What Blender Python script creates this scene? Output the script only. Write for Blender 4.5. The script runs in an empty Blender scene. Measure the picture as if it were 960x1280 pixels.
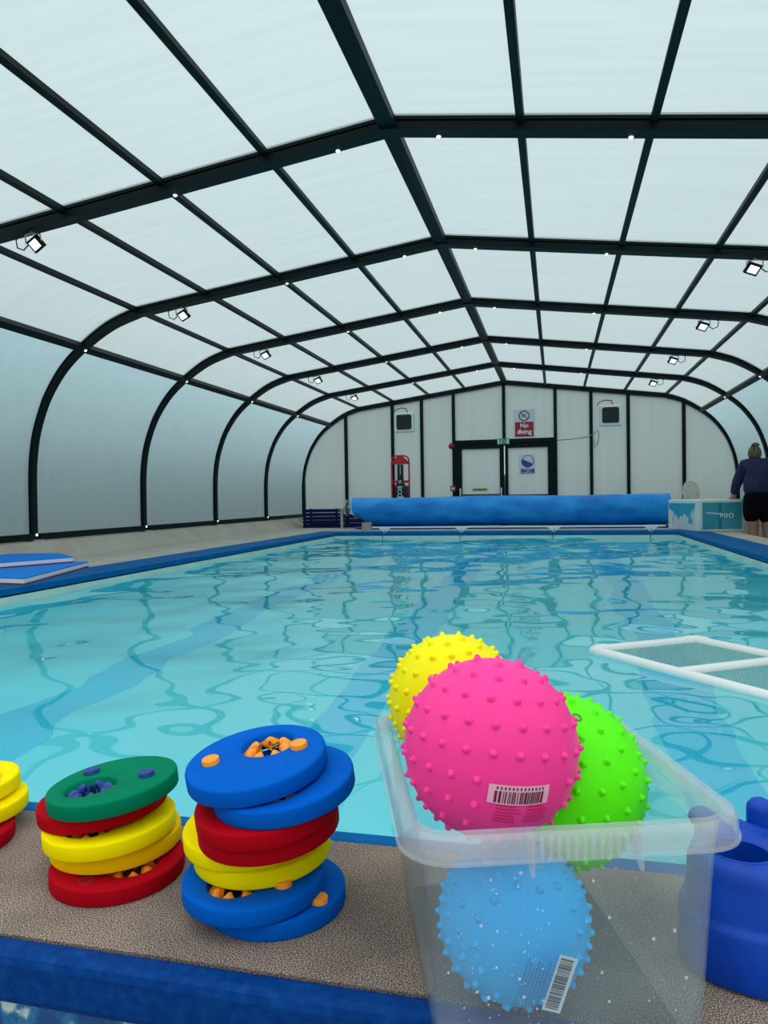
import bpy, math, random
import numpy as np
from mathutils import Vector, Matrix

random.seed(7)
rng = np.random.RandomState(11)
scene = bpy.context.scene
COL = scene.collection

# ------------------------------------------------------------------ camera
YAW, PITCH, ROLL, FPX = 0.2336, -0.0192, -0.0158, 902.5
CAMZ = 0.55
cd = bpy.data.cameras.new('camera')
cd.sensor_fit = 'HORIZONTAL'
cd.sensor_width = 36.0
cd.lens = FPX / 960.0 * 36.0
cd.clip_start = 0.02
cam = bpy.data.objects.new('camera', cd)
COL.objects.link(cam)
_f = Vector((-math.sin(YAW) * math.cos(PITCH), math.cos(YAW) * math.cos(PITCH), math.sin(PITCH)))
_r = Vector((math.cos(YAW), math.sin(YAW), 0))
_u = _r.cross(_f)
_r2 = _r * math.cos(ROLL) + _u * math.sin(ROLL)
_u2 = -_r * math.sin(ROLL) + _u * math.cos(ROLL)
_m = Matrix((_r2, _u2, -_f)).transposed().to_4x4()
_m.translation = (0, 0, CAMZ)
cam.matrix_world = _m
scene.camera = cam

# ------------------------------------------------------------------ sky and exposure
world = bpy.data.worlds.new('overcast_sky')
scene.world = world
world.use_nodes = True
bg = world.node_tree.nodes['Background']
# standard overcast sky: three times brighter overhead than at the horizon
_N, _L = world.node_tree.nodes, world.node_tree.links
_tc = _N.new('ShaderNodeTexCoord'); _sx = _N.new('ShaderNodeSeparateXYZ')
_L.new(_tc.outputs['Generated'], _sx.inputs[0])
_mr = _N.new('ShaderNodeMapRange')
_mr.inputs[1].default_value = 0.0; _mr.inputs[2].default_value = 1.0
SKY = 1.55
_mr.inputs[3].default_value = SKY / 3.0; _mr.inputs[4].default_value = SKY
_L.new(_sx.outputs['Z'], _mr.inputs[0]); _L.new(_mr.outputs[0], bg.inputs['Strength'])
bg.inputs['Color'].default_value = (0.88, 0.97, 1.0, 1)
scene.view_settings.view_transform = 'Standard'
scene.view_settings.look = 'None'
scene.view_settings.exposure = 0.36
scene.view_settings.gamma = 1.0
if hasattr(scene, 'cycles'):
    scene.cycles.diffuse_bounces = 8
scene.view_settings.use_curve_mapping = False


# ------------------------------------------------------------------ helpers
def tag(o, label=None, cat=None, group=None, kind=None):
    if label: o['label'] = label
    if cat: o['category'] = cat
    if group: o['group'] = group
    if kind: o['kind'] = kind
    return o


def empty(name, loc=(0, 0, 0), rz=0.0):
    o = bpy.data.objects.new(name, None)
    o.empty_display_size = 0.05
    o.location = loc
    o.rotation_euler = (0, 0, rz)
    COL.objects.link(o)
    return o


def mesh(name, verts, faces, smooth=False):
    me = bpy.data.meshes.new(name)
    me.from_pydata([tuple(v) for v in verts], [], [tuple(f) for f in faces])
    me.update()
    if smooth:
        me.polygons.foreach_set('use_smooth', [True] * len(me.polygons))
    return me


def link(name, me, mat=None, parent=None, loc=None, rot=None):
    o = bpy.data.objects.new(name, me)
    COL.objects.link(o)
    if mat is not None and len(me.materials) == 0:
        me.materials.append(mat)
    if parent is not None:
        o.parent = parent
    if loc is not None: o.location = loc
    if rot is not None: o.rotation_euler = rot
    return o


class MB:
    """collects shapes, builds ONE mesh object"""
    def __init__(s):
        s.v = []; s.f = []; s.sm = []

    def add(s, verts, faces, smooth=False):
        n = len(s.v)
        s.v += [tuple(v) for v in verts]
        s.f += [tuple(i + n for i in f) for f in faces]
        s.sm += [smooth] * len(faces)
        return s

    def box(s, x0, x1, y0, y1, z0, z1):
        v = [(x0, y0, z0), (x1, y0, z0), (x1, y1, z0), (x0, y1, z0), (x0, y0, z1), (x1, y0, z1), (x1, y1, z1), (x0, y1, z1)]
        return s.add(v, [(0, 3, 2, 1), (4, 5, 6, 7), (0, 1, 5, 4), (1, 2, 6, 5), (2, 3, 7, 6), (3, 0, 4, 7)])

    def prism(s, poly, z0, z1):
        n = len(poly)
        v = [(p[0], p[1], z0) for p in poly] + [(p[0], p[1], z1) for p in poly]
        f = [tuple(reversed(range(n))), tuple(range(n, 2 * n))] + [(i, (i + 1) % n, n + (i + 1) % n, n + i) for i in range(n)]
        return s.add(v, f)

    def tube(s, path, r, seg=8, closed=False, caps=True):
        P = [Vector(p) for p in path]
        rr = r if hasattr(r, '__len__') else [r] * len(P)
        n = len(P); vs = []; fs = []
        t0 = (P[1] - P[0]).normalized()
        a = t0.orthogonal().normalized()
        for i in range(n):
            if closed: t = (P[(i + 1) % n] - P[i - 1]).normalized()
            else: t = (P[min(i + 1, n - 1)] - P[max(i - 1, 0)]).normalized()
            a = (a - t * a.dot(t)).normalized()
            b = t.cross(a)
            for k in range(seg):
                w = 2 * math.pi * k / seg
                vs.append(P[i] + (a * math.cos(w) + b * math.sin(w)) * rr[i])
        for i in range(n if closed else n - 1):
            j = (i + 1) % n
            for k in range(seg):
                l = (k + 1) % seg
                fs.append((i * seg + k, i * seg + l, j * seg + l, j * seg + k))
        if caps and not closed:
            fs.append(tuple(reversed(range(seg))))
            fs.append(tuple((n - 1) * seg + k for k in range(seg)))
        return s.add(vs, fs, True)

    def lathe(s, prof, seg=32, axis='Z', c=(0, 0, 0), caps=True):
        vs = []; fs = []
        for (r, h) in prof:
            for k in range(seg):
                w = 2 * math.pi * k / seg
                x, y, z = r * math.cos(w), r * math.sin(w), h
                if axis == 'X': x, y, z = h, r * math.cos(w), r * math.sin(w)
                if axis == 'Y': x, y, z = r * math.sin(w), h, r * math.cos(w)
                vs.append((c[0] + x, c[1] + y, c[2] + z))
        for i in range(len(prof) - 1):
            for k in range(seg):
                l = (k + 1) % seg
                fs.append((i * seg + k, i * seg + l, (i + 1) * seg + l, (i + 1) * seg + k))
        if caps:
            fs.append(tuple(reversed(range(seg))))
            fs.append(tuple((len(prof) - 1) * seg + k for k in range(seg)))
        return s.add(vs, fs, True)

    def loft(s, loops, cap0=False, cap1=False, smooth=True):
        n = len(loops[0]); vs = [p for l in loops for p in l]; fs = []
        for i in range(len(loops) - 1):
            for k in range(n):
                l = (k + 1) % n
                fs.append((i * n + k, i * n + l, (i + 1) * n + l, (i + 1) * n + k))
        if cap0: fs.append(tuple(reversed(range(n))))
        if cap1: fs.append(tuple((len(loops) - 1) * n + k for k in range(n)))
        return s.add(vs, fs, smooth)

    def mesh(s, name):
        me = mesh(name, s.v, s.f)
        me.polygons.foreach_set('use_smooth', s.sm)
        return me

    def build(s, name, mat, parent=None, loc=None, rot=None, bevel=None, autosmooth=True):
        me = s.mesh(name)
        o = link(name, me, mat, parent, loc, rot)
        if bevel:
            m = o.modifiers.new('bevel', 'BEVEL')
            m.width = bevel; m.segments = 2; m.limit_method = 'ANGLE'; m.angle_limit = math.radians(40)
        if autosmooth and any(s.sm):
            me.set_sharp_from_angle(angle=math.radians(42))
        return o


def rrect(x0, x1, y0, y1, r, z, seg=6):
    pts = []
    for cx, cy, a0 in ((x1 - r, y1 - r, 0), (x0 + r, y1 - r, 90), (x0 + r, y0 + r, 180), (x1 - r, y0 + r, 270)):
        for k in range(seg + 1):
            a = math.radians(a0 + 90.0 * k / seg)
            pts.append((cx + r * math.cos(a), cy + r * math.sin(a), z))
    return pts


def text_mesh(body, size, offset=0.0, extrude=0.0, align='CENTER', spacing=1.0):
    c = bpy.data.curves.new('lettering', 'FONT')
    c.body = body; c.size = size; c.align_x = align; c.align_y = 'CENTER'
    c.bevel_depth = offset; c.bevel_resolution = 0; c.extrude = extrude
    c.space_line = 1.0; c.space_character = spacing
    o = bpy.data.objects.new('lettering_tmp', c)
    COL.objects.link(o)
    dg = bpy.context.evaluated_depsgraph_get()
    me = bpy.data.meshes.new_from_object(o.evaluated_get(dg))
    bpy.data.objects.remove(o)
    bpy.data.curves.remove(c)
    me.materials.clear()
    return me


# ------------------------------------------------------------------ materials
MATS = {}


def mat(name, col, rough=0.5, metal=0.0, spec=0.5, **kw):
    if name in MATS: return MATS[name]
    m = bpy.data.materials.new(name)
    m.use_nodes = True
    b = m.node_tree.nodes['Principled BSDF']
    b.inputs['Base Color'].default_value = (*col, 1)
    b.inputs['Roughness'].default_value = rough
    b.inputs['Metallic'].default_value = metal
    b.inputs['Specular IOR Level'].default_value = spec
    for k, v in kw.items():
        b.inputs[k.replace('_', ' ')].default_value = v
    MATS[name] = m
    return m


def nodes(m):
    return m.node_tree.nodes, m.node_tree.links, m.node_tree.nodes['Principled BSDF']


def noisy(name, cols, scale=8.0, detail=4.0, rough=0.5, bump=0.0, bscale=None, stretch=None, pos=(0.35, 0.65), spec=0.5):
    """base colour wandering between the given colours, optional bump"""
    if name in MATS: return MATS[name]
    m = mat(name, cols[0], rough, spec=spec)
    N, L, b = nodes(m)
    tc = N.new('ShaderNodeTexCoord'); mp = N.new('ShaderNodeMapping')
    L.new(tc.outputs['Object'], mp.inputs['Vector'])
    if stretch: mp.inputs['Scale'].default_value = stretch
    t = N.new('ShaderNodeTexNoise'); t.inputs['Scale'].default_value = scale; t.inputs['Detail'].default_value = detail
    L.new(mp.outputs[0], t.inputs['Vector'])
    r = N.new('ShaderNodeValToRGB')
    r.color_ramp.elements[0].position = pos[0]; r.color_ramp.elements[1].position = pos[1]
    r.color_ramp.elements[0].color = (*cols[0], 1); r.color_ramp.elements[1].color = (*cols[-1], 1)
    for i, c in enumerate(cols[1:-1]):
        e = r.color_ramp.elements.new(pos[0] + (pos[1] - pos[0]) * (i + 1) / (len(cols) - 1)); e.color = (*c, 1)
    L.new(t.outputs['Fac'], r.inputs[0]); L.new(r.outputs[0], b.inputs['Base Color'])
    if bump:
        t2 = N.new('ShaderNodeTexNoise'); t2.inputs['Scale'].default_value = bscale or scale; t2.inputs['Detail'].default_value = 3
        L.new(tc.outputs['Object'], t2.inputs['Vector'])
        bp = N.new('ShaderNodeBump'); bp.inputs['Strength'].default_value = bump; bp.inputs['Distance'].default_value = 0.01
        L.new(t2.outputs['Fac'], bp.inputs['Height']); L.new(bp.outputs[0], b.inputs['Normal'])
    return m


FRAME = mat('dark_green_aluminium', (0.0016, 0.0085, 0.0095), 0.5, spec=0.16)
WHITE = mat('white_plastic', (0.80, 0.82, 0.82), 0.4)
BLACK = mat('black_plastic', (0.008, 0.008, 0.01), 0.45)
STEEL = mat('brushed_steel', (0.55, 0.56, 0.57), 0.3, metal=1.0)


def panel_material(name, flute_axis, col=(0.655, 0.725, 0.72), clear=None):
    m = bpy.data.materials.new(name); m.use_nodes = True
    N = m.node_tree.nodes; L = m.node_tree.links
    N.remove(N['Principled BSDF']); out = N['Material Output']
    tc = N.new('ShaderNodeTexCoord'); mp = N.new('ShaderNodeMapping')
    sc = {'Z': (5.0, 5.0, 0.25), 'X': (0.35, 7.0, 0.35)}[flute_axis]
    mp.inputs['Scale'].default_value = sc
    L.new(tc.outputs['Object'], mp.inputs['Vector'])
    t = N.new('ShaderNodeTexNoise'); t.inputs['Scale'].default_value = 2.0; t.inputs['Detail'].default_value = 5
    L.new(mp.outputs[0], t.inputs['Vector'])
    r = N.new('ShaderNodeValToRGB')
    r.color_ramp.elements[0].position = 0.3; r.color_ramp.elements[1].position = 0.7
    r.color_ramp.elements[0].color = (col[0] * 0.93, col[1] * 0.935, col[2] * 0.94, 1)
    r.color_ramp.elements[1].color = (*col, 1)
    L.new(t.outputs['Fac'], r.inputs[0])
    tr = N.new('ShaderNodeBsdfTranslucent'); df = N.new('ShaderNodeBsdfDiffuse'); gl = N.new('ShaderNodeBsdfGlossy')
    L.new(r.outputs[0], tr.inputs['Color'])
    df.inputs['Color'].default_value = (0.55, 0.6, 0.6, 1)
    gl.inputs['Roughness'].default_value = 0.35
    m1 = N.new('ShaderNodeMixShader'); m1.inputs[0].default_value = 0.22
    L.new(tr.outputs[0], m1.inputs[1]); L.new(df.outputs[0], m1.inputs[2])
    m2 = N.new('ShaderNodeMixShader'); m2.inputs[0].default_value = 0.03
    L.new(m1.outputs[0], m2.inputs[1]); L.new(gl.outputs[0], m2.inputs[2])
    if clear:
        tp = N.new('ShaderNodeBsdfTransparent'); mc = N.new('ShaderNodeMix'); mc.data_type = 'RGBA'; mc.blend_type = 'MULTIPLY'; mc.inputs[0].default_value = 1
        L.new(r.outputs[0], mc.inputs[6]); mc.inputs[7].default_value = (clear, clear, clear, 1); L.new(mc.outputs[2], tp.inputs['Color'])
        m3 = N.new('ShaderNodeMixShader'); m3.inputs[0].default_value = 0.5
        L.new(m2.outputs[0], m3.inputs[1]); L.new(tp.outputs[0], m3.inputs[2]); m2 = m3
    L.new(m2.outputs[0], out.inputs['Surface'])
    return m


ROOFM = panel_material('twin_wall_polycarbonate_roof', 'X', clear=0.78)
WALLM = panel_material('twin_wall_polycarbonate_wall', 'Z', (0.41, 0.54, 0.565))
ENDM = panel_material('twin_wall_polycarbonate_end', 'Z', (0.56, 0.645, 0.63))


def grit_material():
    m = mat('gritty_brown_deck', (0.2, 0.16, 0.14), 0.85, spec=0.2)
    N, L, b = nodes(m)
    tc = N.new('ShaderNodeTexCoord')
    t = N.new('ShaderNodeTexNoise'); t.inputs['Scale'].default_value = 640; t.inputs['Detail'].default_value = 2
    L.new(tc.outputs['Object'], t.inputs['Vector'])
    r = N.new('ShaderNodeValToRGB'); e = r.color_ramp.elements
    e[0].position = 0.36; e[0].color = (0.035, 0.027, 0.022, 1)
    e[1].position = 0.63; e[1].color = (0.70, 0.58, 0.50, 1)
    k = e.new(0.5); k.color = (0.205, 0.152, 0.122, 1)
    L.new(t.outputs['Fac'], r.inputs[0])
    t2 = N.new('ShaderNodeTexNoise'); t2.inputs['Scale'].default_value = 6; t2.inputs['Detail'].default_value = 4
    L.new(tc.outputs['Object'], t2.inputs['Vector'])
    r2 = N.new('ShaderNodeValToRGB'); r2.color_ramp.elements[0].position = 0.35; r2.color_ramp.elements[1].position = 0.68
    r2.color_ramp.elements[0].color = (0.62, 0.62, 0.64, 1); r2.color_ramp.elements[1].color = (1.05, 0.98, 0.93, 1)
    L.new(t2.outputs['Fac'], r2.inputs[0])
    mx = N.new('ShaderNodeMix'); mx.data_type = 'RGBA'; mx.blend_type = 'MULTIPLY'; mx.inputs[0].default_value = 1
    L.new(r.outputs[0], mx.inputs[6]); L.new(r2.outputs[0], mx.inputs[7]); L.new(mx.outputs[2], b.inputs['Base Color'])
    bp = N.new('ShaderNodeBump'); bp.inputs['Strength'].default_value = 0.6; bp.inputs['Distance'].default_value = 0.002
    L.new(t.outputs['Fac'], bp.inputs['Height']); L.new(bp.outputs[0], b.inputs['Normal'])
    return m


GRIT = grit_material()
BEIGE = noisy('beige_coated_deck', [(0.47, 0.415, 0.355), (0.55, 0.49, 0.425)], 3.0, 5, 0.8, bump=0.15, bscale=90, spec=0.2)
BLUEP = noisy('blue_floor_paint', [(0.0, 0.10, 0.31), (0.0, 0.13, 0.38)], 7.0, 6, 0.6, bump=0.1, bscale=60, spec=0.05)
NAVYP = noisy('blue_edge_paint', [(0.0, 0.030, 0.165), (0.0, 0.040, 0.20), (0.002, 0.055, 0.235)], 60.0, 8, 0.6, bump=0.25, bscale=120, pos=(0.3, 0.72), spec=0.06)
PEEL = noisy('peeling_blue_paint', [(0.0, 0.06, 0.22), (0.0, 0.11, 0.28), (0.02, 0.18, 0.36), (0.50, 0.60, 0.60)], 14.0, 8, 0.6, bump=0.4, bscale=40, pos=(0.50, 0.60))
CONC = noisy('grey_concrete', [(0.26, 0.25, 0.235), (0.33, 0.32, 0.30)], 4, 6, 0.85, bump=0.1, bscale=80)
LINER = noisy('turquoise_pool_liner', [(0.19, 0.92, 0.985), (0.24, 0.94, 0.99)], 1.2, 3, 0.6)
LANE = mat('blue_lane_marking', (0.07, 0.73, 0.97), 0.6)
BAND = noisy('pale_waterline_liner', [(0.58, 0.70, 0.62), (0.70, 0.80, 0.72)], 3, 4, 0.5)

# ------------------------------------------------------------------ hall dimensions
XR, ZR = -0.957, 2.805
Y0, DY = 4.3124, 2.0341
ARCH = list(range(-1, 6))
YW = Y0 + 5 * DY
FLOORZ = -0.42
BASEZ = 0.17
PURL = [0.0, 0.782, 1.508, 2.243, 2.985]
SL = 0.1331
KNEE = (3.61, 2.095)


def catmull(P, n=6):
    P = [np.array(p) for p in P]
    out = []
    for i in range(len(P) - 1):
        a = P[max(i - 1, 0)]; b = P[i]; c = P[i + 1]; d = P[min(i + 2, len(P) - 1)]
        for k in range(n):
            t = k / n
            out.append(0.5 * ((2 * b) + (-a + c) * t + (2 * a - 5 * b + 4 * c - d) * t * t + (-a + 3 * b - 3 * c + d) * t ** 3))
    out.append(P[-1])
    return out


_curve = catmull([(2.985, 2.407), (3.30, 2.292), KNEE, (3.83, 1.90), (4.0, 1.665), (4.10, 1.455), (4.18, 1.20), (4.22, 0.90), (4.228, 0.52), (4.228, BASEZ)], 5)
PROF = [np.array((x, ZR - x * SL)) for x in PURL[:-1]] + _curve     # from the ridge down the right-hand side
IK = min(range(len(PROF)), key=lambda i: abs(PROF[i][0] - KNEE[0]) + abs(PROF[i][1] - KNEE[1]))
IP = [0, 1, 2, 3, 4]


def prof_n(i):
    a = PROF[max(i - 1, 0)]; b = PROF[min(i + 1, len(PROF) - 1)]
    t = (b - a) / np.linalg.norm(b - a)
    return np.array((-t[1], t[0])) if -t[1] * 1 + t[0] * 1 > 0 else np.array((t[1], -t[0]))


NRM = []
for i in range(len(PROF)):
    n = prof_n(i)
    if n[0] < 0: n = -n
    if i == 0: n = np.array((0.0, 1.0))
    NRM.append(n)


def off(i, d, s):
    p = PROF[i] + NRM[i] * d
    return (XR + s * p[0], p[1])


# ------------------------------------------------------------------ structure: ground, floor, ceiling, walls
g = MB(); g.box(-60, -5.3, -50, 70, -0.75, -0.55); g.box(3.4, 60, -50, 70, -0.75, -0.55); g.box(-5.3, 3.4, -50, -2.4, -0.75, -0.55); g.box(-5.3, 3.4, 14.6, 70, -0.75, -0.55)
tag(g.build('ground', noisy('lawn_outside', [(0.05, 0.075, 0.04), (0.09, 0.11, 0.06)], 0.6, 4, 0.9)), 'dark grass ground outside the pool hall', 'ground', kind='structure')
f = MB(); f.box(2.45, 3.45, 0.775, 13.75, FLOORZ - 0.12, FLOORZ); f.box(-5.35, 3.45, 13.75, YW + 0.1, FLOORZ - 0.12, FLOORZ); f.box(-5.35, 3.45, -2.5, 0.775, FLOORZ - 0.12, FLOORZ)
tag(f.build('floor', CONC), 'grey concrete walkway floor below the pool ledge', 'floor', kind='structure')

HEDGE = noisy('shading_hedge_leaves', [(0.012, 0.022, 0.010), (0.05, 0.075, 0.03)], 9, 6, 0.8, bump=0.8, bscale=14)


def hedge(x0, x1, y0, y1, z1, label):  # unseen hedge, added to block sky and darken the lower walls
    nu, nv = int(max(x1 - x0, y1 - y0) / 0.25), 10
    mb = MB(); loops = []
    along_y = (y1 - y0) > (x1 - x0)
    cx, cy = (x0 + x1) / 2, (y0 + y1) / 2
    hw = (x1 - x0) / 2 if along_y else (y1 - y0) / 2
    for i in range(nu + 1):
        t = i / nu; l = []
        for k in range(nv + 1):
            w = math.pi * k / nv
            j = 1 + 0.12 * math.sin(i * 1.7 + k * 2.3) + 0.08 * math.sin(i * 0.53 + k)
            d = hw * j * math.copysign(abs(math.cos(w)) ** 0.4, math.cos(w)); z = -0.6 + (z1 + 0.6) * (1 + 0.05 * math.sin(i * 0.9 + 2 * k)) * abs(math.sin(w)) ** 0.4
            l.append((cx + d, y0 + (y1 - y0) * t, z) if along_y else (x0 + (x1 - x0) * t, cy - d, z))
        loops.append(l)
    mb.loft(loops, True, True)
    tag(mb.build('shading_hedge', HEDGE, autosmooth=False), label, 'hedge', kind='structure')


hedge(-8.0, -6.6, 1.0, 17.5, 1.3, 'added hedge that darkens the left wall from outside')
hedge(4.7, 6.1, 1.0, 17.5, 1.3, 'added hedge that darkens the right wall from outside')
hedge(-8.0, 6.0, 16.2, 17.6, 1.0, 'added hedge that darkens the far end wall from outside')

ceiling = tag(empty('ceiling', (XR, Y0, ZR)), 'arched translucent polycarbonate roof with dark green ribs', 'ceiling', kind='structure')
wall_left = tag(empty('wall_left', (XR - 4.23, Y0, BASEZ)), 'left curved translucent wall of polycarbonate panels', 'wall', kind='structure')
wall_right = tag(empty('wall_right', (XR + 4.23, Y0, BASEZ)), 'right curved translucent wall of polycarbonate panels', 'wall', kind='structure')
wall_back = tag(empty('wall_back', (XR, YW, 0)), 'far end wall of grey translucent panels with dark mullions', 'wall', kind='structure')


def put(o, parent):
    """parent keeping world placement (parents here are only translated)"""
    o.parent = parent
    o.location = Vector(o.location) - parent.location
    return o


def local(parent, verts):
    l = parent.location
    return [(v[0] - l[0], v[1] - l[1], v[2] - l[2]) for v in verts]


SPOT = mat('bright_cap_white', (0.9, 0.9, 0.9), 0.4, Emission_Color=(1, 1, 1, 1), Emission_Strength=1.2)  # small white emissive caps standing for bright dots on the ribs
cap_me = MB(); cap_me.lathe([(0.014, 0), (0.014, 0.004), (0.009, 0.009), (0.001, 0.011)], 10); cap_me = cap_me.mesh('bright_cap'); cap_me.materials.append(SPOT)
PD = 0.032
for a in ARCH[:-1]:
    ya, yb = Y0 + a * DY + 0.01, Y0 + (a + 1) * DY - 0.01
    for s in (-1, 1):
        for i0, i1, wall in ((0, 1, 0), (1, 2, 0), (2, 3, 0), (3, 4, 0), (4, IK, 0), (IK, len(PROF) - 1, 1)):
            par = (wall_left if s < 0 else wall_right) if wall else ceiling
            vs = []; fs = []
            for i in range(i0, i1 + 1):
                x, z = off(i, PD, s)
                vs += [(x, ya, z), (x, yb, z)]
            n = i1 - i0
            for k in range(n):
                q = (2 * k, 2 * k + 1, 2 * k + 3, 2 * k + 2)
                fs.append(q if s < 0 else tuple(reversed(q)))
            me = mesh('wall_panel' if wall else 'roof_panel', local(par, vs), fs, smooth=True)
            link('wall_panel' if wall else 'roof_panel', me, WALLM if wall else ROOFM, par)


def sweep(prof_pts, normals, section, y):
    """section: list of (n, dy) polygon; the legs of an arch are slimmer than its rafters"""
    mb = MB(); loops = []
    for p, nn in zip(prof_pts, normals):
        d = abs(p[0] - XR)
        k = 1.0 if d < 2.9 else max(0.66, 1.0 - (d - 2.9) / 1.2 * 0.34)
        loops.append([(p[0] + nn[0] * (a * k + 0.045 * (1 - k)), y + b * k, p[1] + nn[1] * (a * k + 0.045 * (1 - k))) for a, b in section])
    mb.loft(loops, True, True, smooth=False)
    return mb


SECT = [(-0.046, -0.055), (-0.046, 0.055), (-0.004, 0.055), (-0.004, 0.048), (0.004, 0.048), (0.004, 0.055), (0.045, 0.055),
        (0.045, -0.055), (0.012, -0.055), (0.012, -0.040), (0.0, -0.040), (0.0, -0.055)]
full_p = [np.array((XR - p[0], p[1])) for p in reversed(PROF)] + [np.array((XR + p[0], p[1])) for p in PROF[1:]]
full_n = [np.array((-n[0], n[1])) for n in reversed(NRM)] + NRM[1:]
for a in ARCH:
    y = Y0 + a * DY
    mb = sweep(full_p, full_n, SECT if a < 5 else [(-0.05, -0.05), (-0.05, 0.05), (0.045, 0.05), (0.045, -0.05)], y)
    mb.v = local(ceiling, mb.v)
    rib = mb.build('arch_rib', FRAME, ceiling)
    if 0 <= a <= 4:
        for xb in (-1.455, -0.335, 0.297, 1.395):
            z = ZR - abs(xb) * SL - 0.047
            o = link('bright_cap', cap_me, None, rib, local(ceiling, [(XR + xb, y + 0.035, z)])[0], (math.pi, 0, 0))
        for s in (-1, 1):
            for idx in (IK, len(PROF) - 2):
                x, z = off(idx, -0.030 if idx == IK else -0.017, s)
                n = NRM[idx]
                if idx != IK: z = BASEZ + 0.06
                link('bright_cap', cap_me, None, rib, local(ceiling, [(x, y + 0.012, z)])[0], Vector((-s * n[0], 0, -n[1])).to_track_quat('Z', 'Y').to_euler())
            x, z = off(len(PROF) - 1, 0, s)
            b = MB(); b.box(x - 0.06, x + 0.06, y - 0.075, y + 0.075, BASEZ - 0.006, BASEZ + 0.012); b.v = local(ceiling, b.v)
            b.build('foot_plate', mat('galvanised_steel', (0.5, 0.5, 0.48), 0.5, metal=0.6), rib)

for a in ARCH[:-1]:
    ya, yb = Y0 + a * DY + 0.055, Y0 + (a + 1) * DY - 0.055
    # ridge beam follows both slopes
    mb = MB()
    pts = [(-0.05, -0.03 - 0.05 * SL), (0, -0.032), (0.05, -0.03 - 0.05 * SL), (0.05, 0.03 - 0.05 * SL), (0, 0.034), (-0.05, 0.03 - 0.05 * SL)]
    mb.loft([[(XR + p[0], yy, ZR + p[1]) for p in pts] for yy in (ya, yb)], True, True, False)
    mb.v = local(ceiling, mb.v); mb.build('ridge_beam', FRAME, ceiling)
    for s in (-1, 1):
        for i, w, h0, h1, nm in [(1, 0.022, -0.008, 0.03, 'purlin'), (2, 0.022, -0.008, 0.03, 'purlin'), (3, 0.022, -0.008, 0.03, 'purlin'), (4, 0.022, -0.008, 0.03, 'purlin'), (IK, 0.036, -0.03, 0.035, 'eaves_beam')]:
            p = PROF[i]; n = NRM[i]; t = np.array((n[1], -n[0]))
            mb = MB(); loops = []
            for yy in (ya, yb):
                l = []
                for dt, dn in ((-w, h0), (w, h0), (w, h1), (-w, h1)):
                    q = p + t * dt + n * dn
                    l.append((XR + s * q[0], yy, q[1]))
                loops.append(l)
            mb.loft(loops, True, True, False)
            mb.v = local(ceiling, mb.v); mb.build(nm, FRAME, ceiling)
        x, z = off(len(PROF) - 1, 0, s)
        par = wall_left if s < 0 else wall_right
        mb = MB(); mb.box(x - 0.035, x + 0.035, ya, yb, BASEZ + 0.004, BASEZ + 0.072); mb.v = local(par, mb.v); mb.build('base_rail', FRAME, par)

for nm, s in (('baseboard_left', -1), ('baseboard_right', 1)):
    xa, xb = XR + s * 4.13, XR + s * 4.36
    b = MB(); b.box(min(xa, xb), max(xa, xb), 0.2, YW + 0.08, FLOORZ, BASEZ - 0.004)
    tag(b.build(nm, BEIGE), 'low beige upstand wall under the %s row of arches' % ('left' if s < 0 else 'right'), 'low wall', kind='structure')


def roof_z(x):
    """inner height of the arch above x (world)"""
    d = abs(x - XR)
    for i in range(len(PROF) - 1):
        if PROF[i][0] <= d <= PROF[i + 1][0] + 1e-9:
            t = (d - PROF[i][0]) / max(PROF[i + 1][0] - PROF[i][0], 1e-9)
            return PROF[i][1] + t * (PROF[i + 1][1] - PROF[i][1])
    return BASEZ


# far end wall: panels between mullions, cut to the arch
MUL = [-4.235, -3.24, -2.63, -1.98, -0.98, 0.01, 0.68, 1.36, 2.35]
edges = [XR - 4.19] + MUL + [XR + 4.19]
DOORX = (-1.98, 0.01)
DTOP = 1.68


def end_panel(x0, x1, zb, y, par, nm='wall_panel'):
    n = 8
    vs = []; fs = []
    for k in range(n + 1):
        x = x0 + (x1 - x0) * k / n
        vs += [(x, y, zb), (x, y, max(roof_z(x), zb + 0.02))]
    for k in range(n):
        fs.append((2 * k, 2 * k + 2, 2 * k + 3, 2 * k + 1))
    link(nm, mesh(nm, local(par, vs), fs), ENDM, par)


for i in range(len(edges) - 1):
    x0, x1 = edges[i], edges[i + 1]
    zb = DTOP - 0.08 if (x0 >= DOORX[0] - 0.01 and x1 <= DOORX[1] + 0.01) else FLOORZ
    end_panel(x0, x1, zb, YW + 0.02, wall_back)
for x in MUL:
    zb = DTOP if abs(x + 0.98) < 0.05 else FLOORZ
    b = MB(); b.box(x - 0.03, x + 0.03, YW - 0.03, YW + 0.05, zb, roof_z(x) - 0.02)
    b.v = local(wall_back, b.v); b.build('mullion', FRAME, wall_back)
b = MB(); b.box(XR - 4.19, XR + 4.19, YW - 0.03, YW + 0.05, FLOORZ, FLOORZ + 0.07); b.v = local(wall_back, b.v); b.build('sill_rail', FRAME, wall_back)

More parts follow.
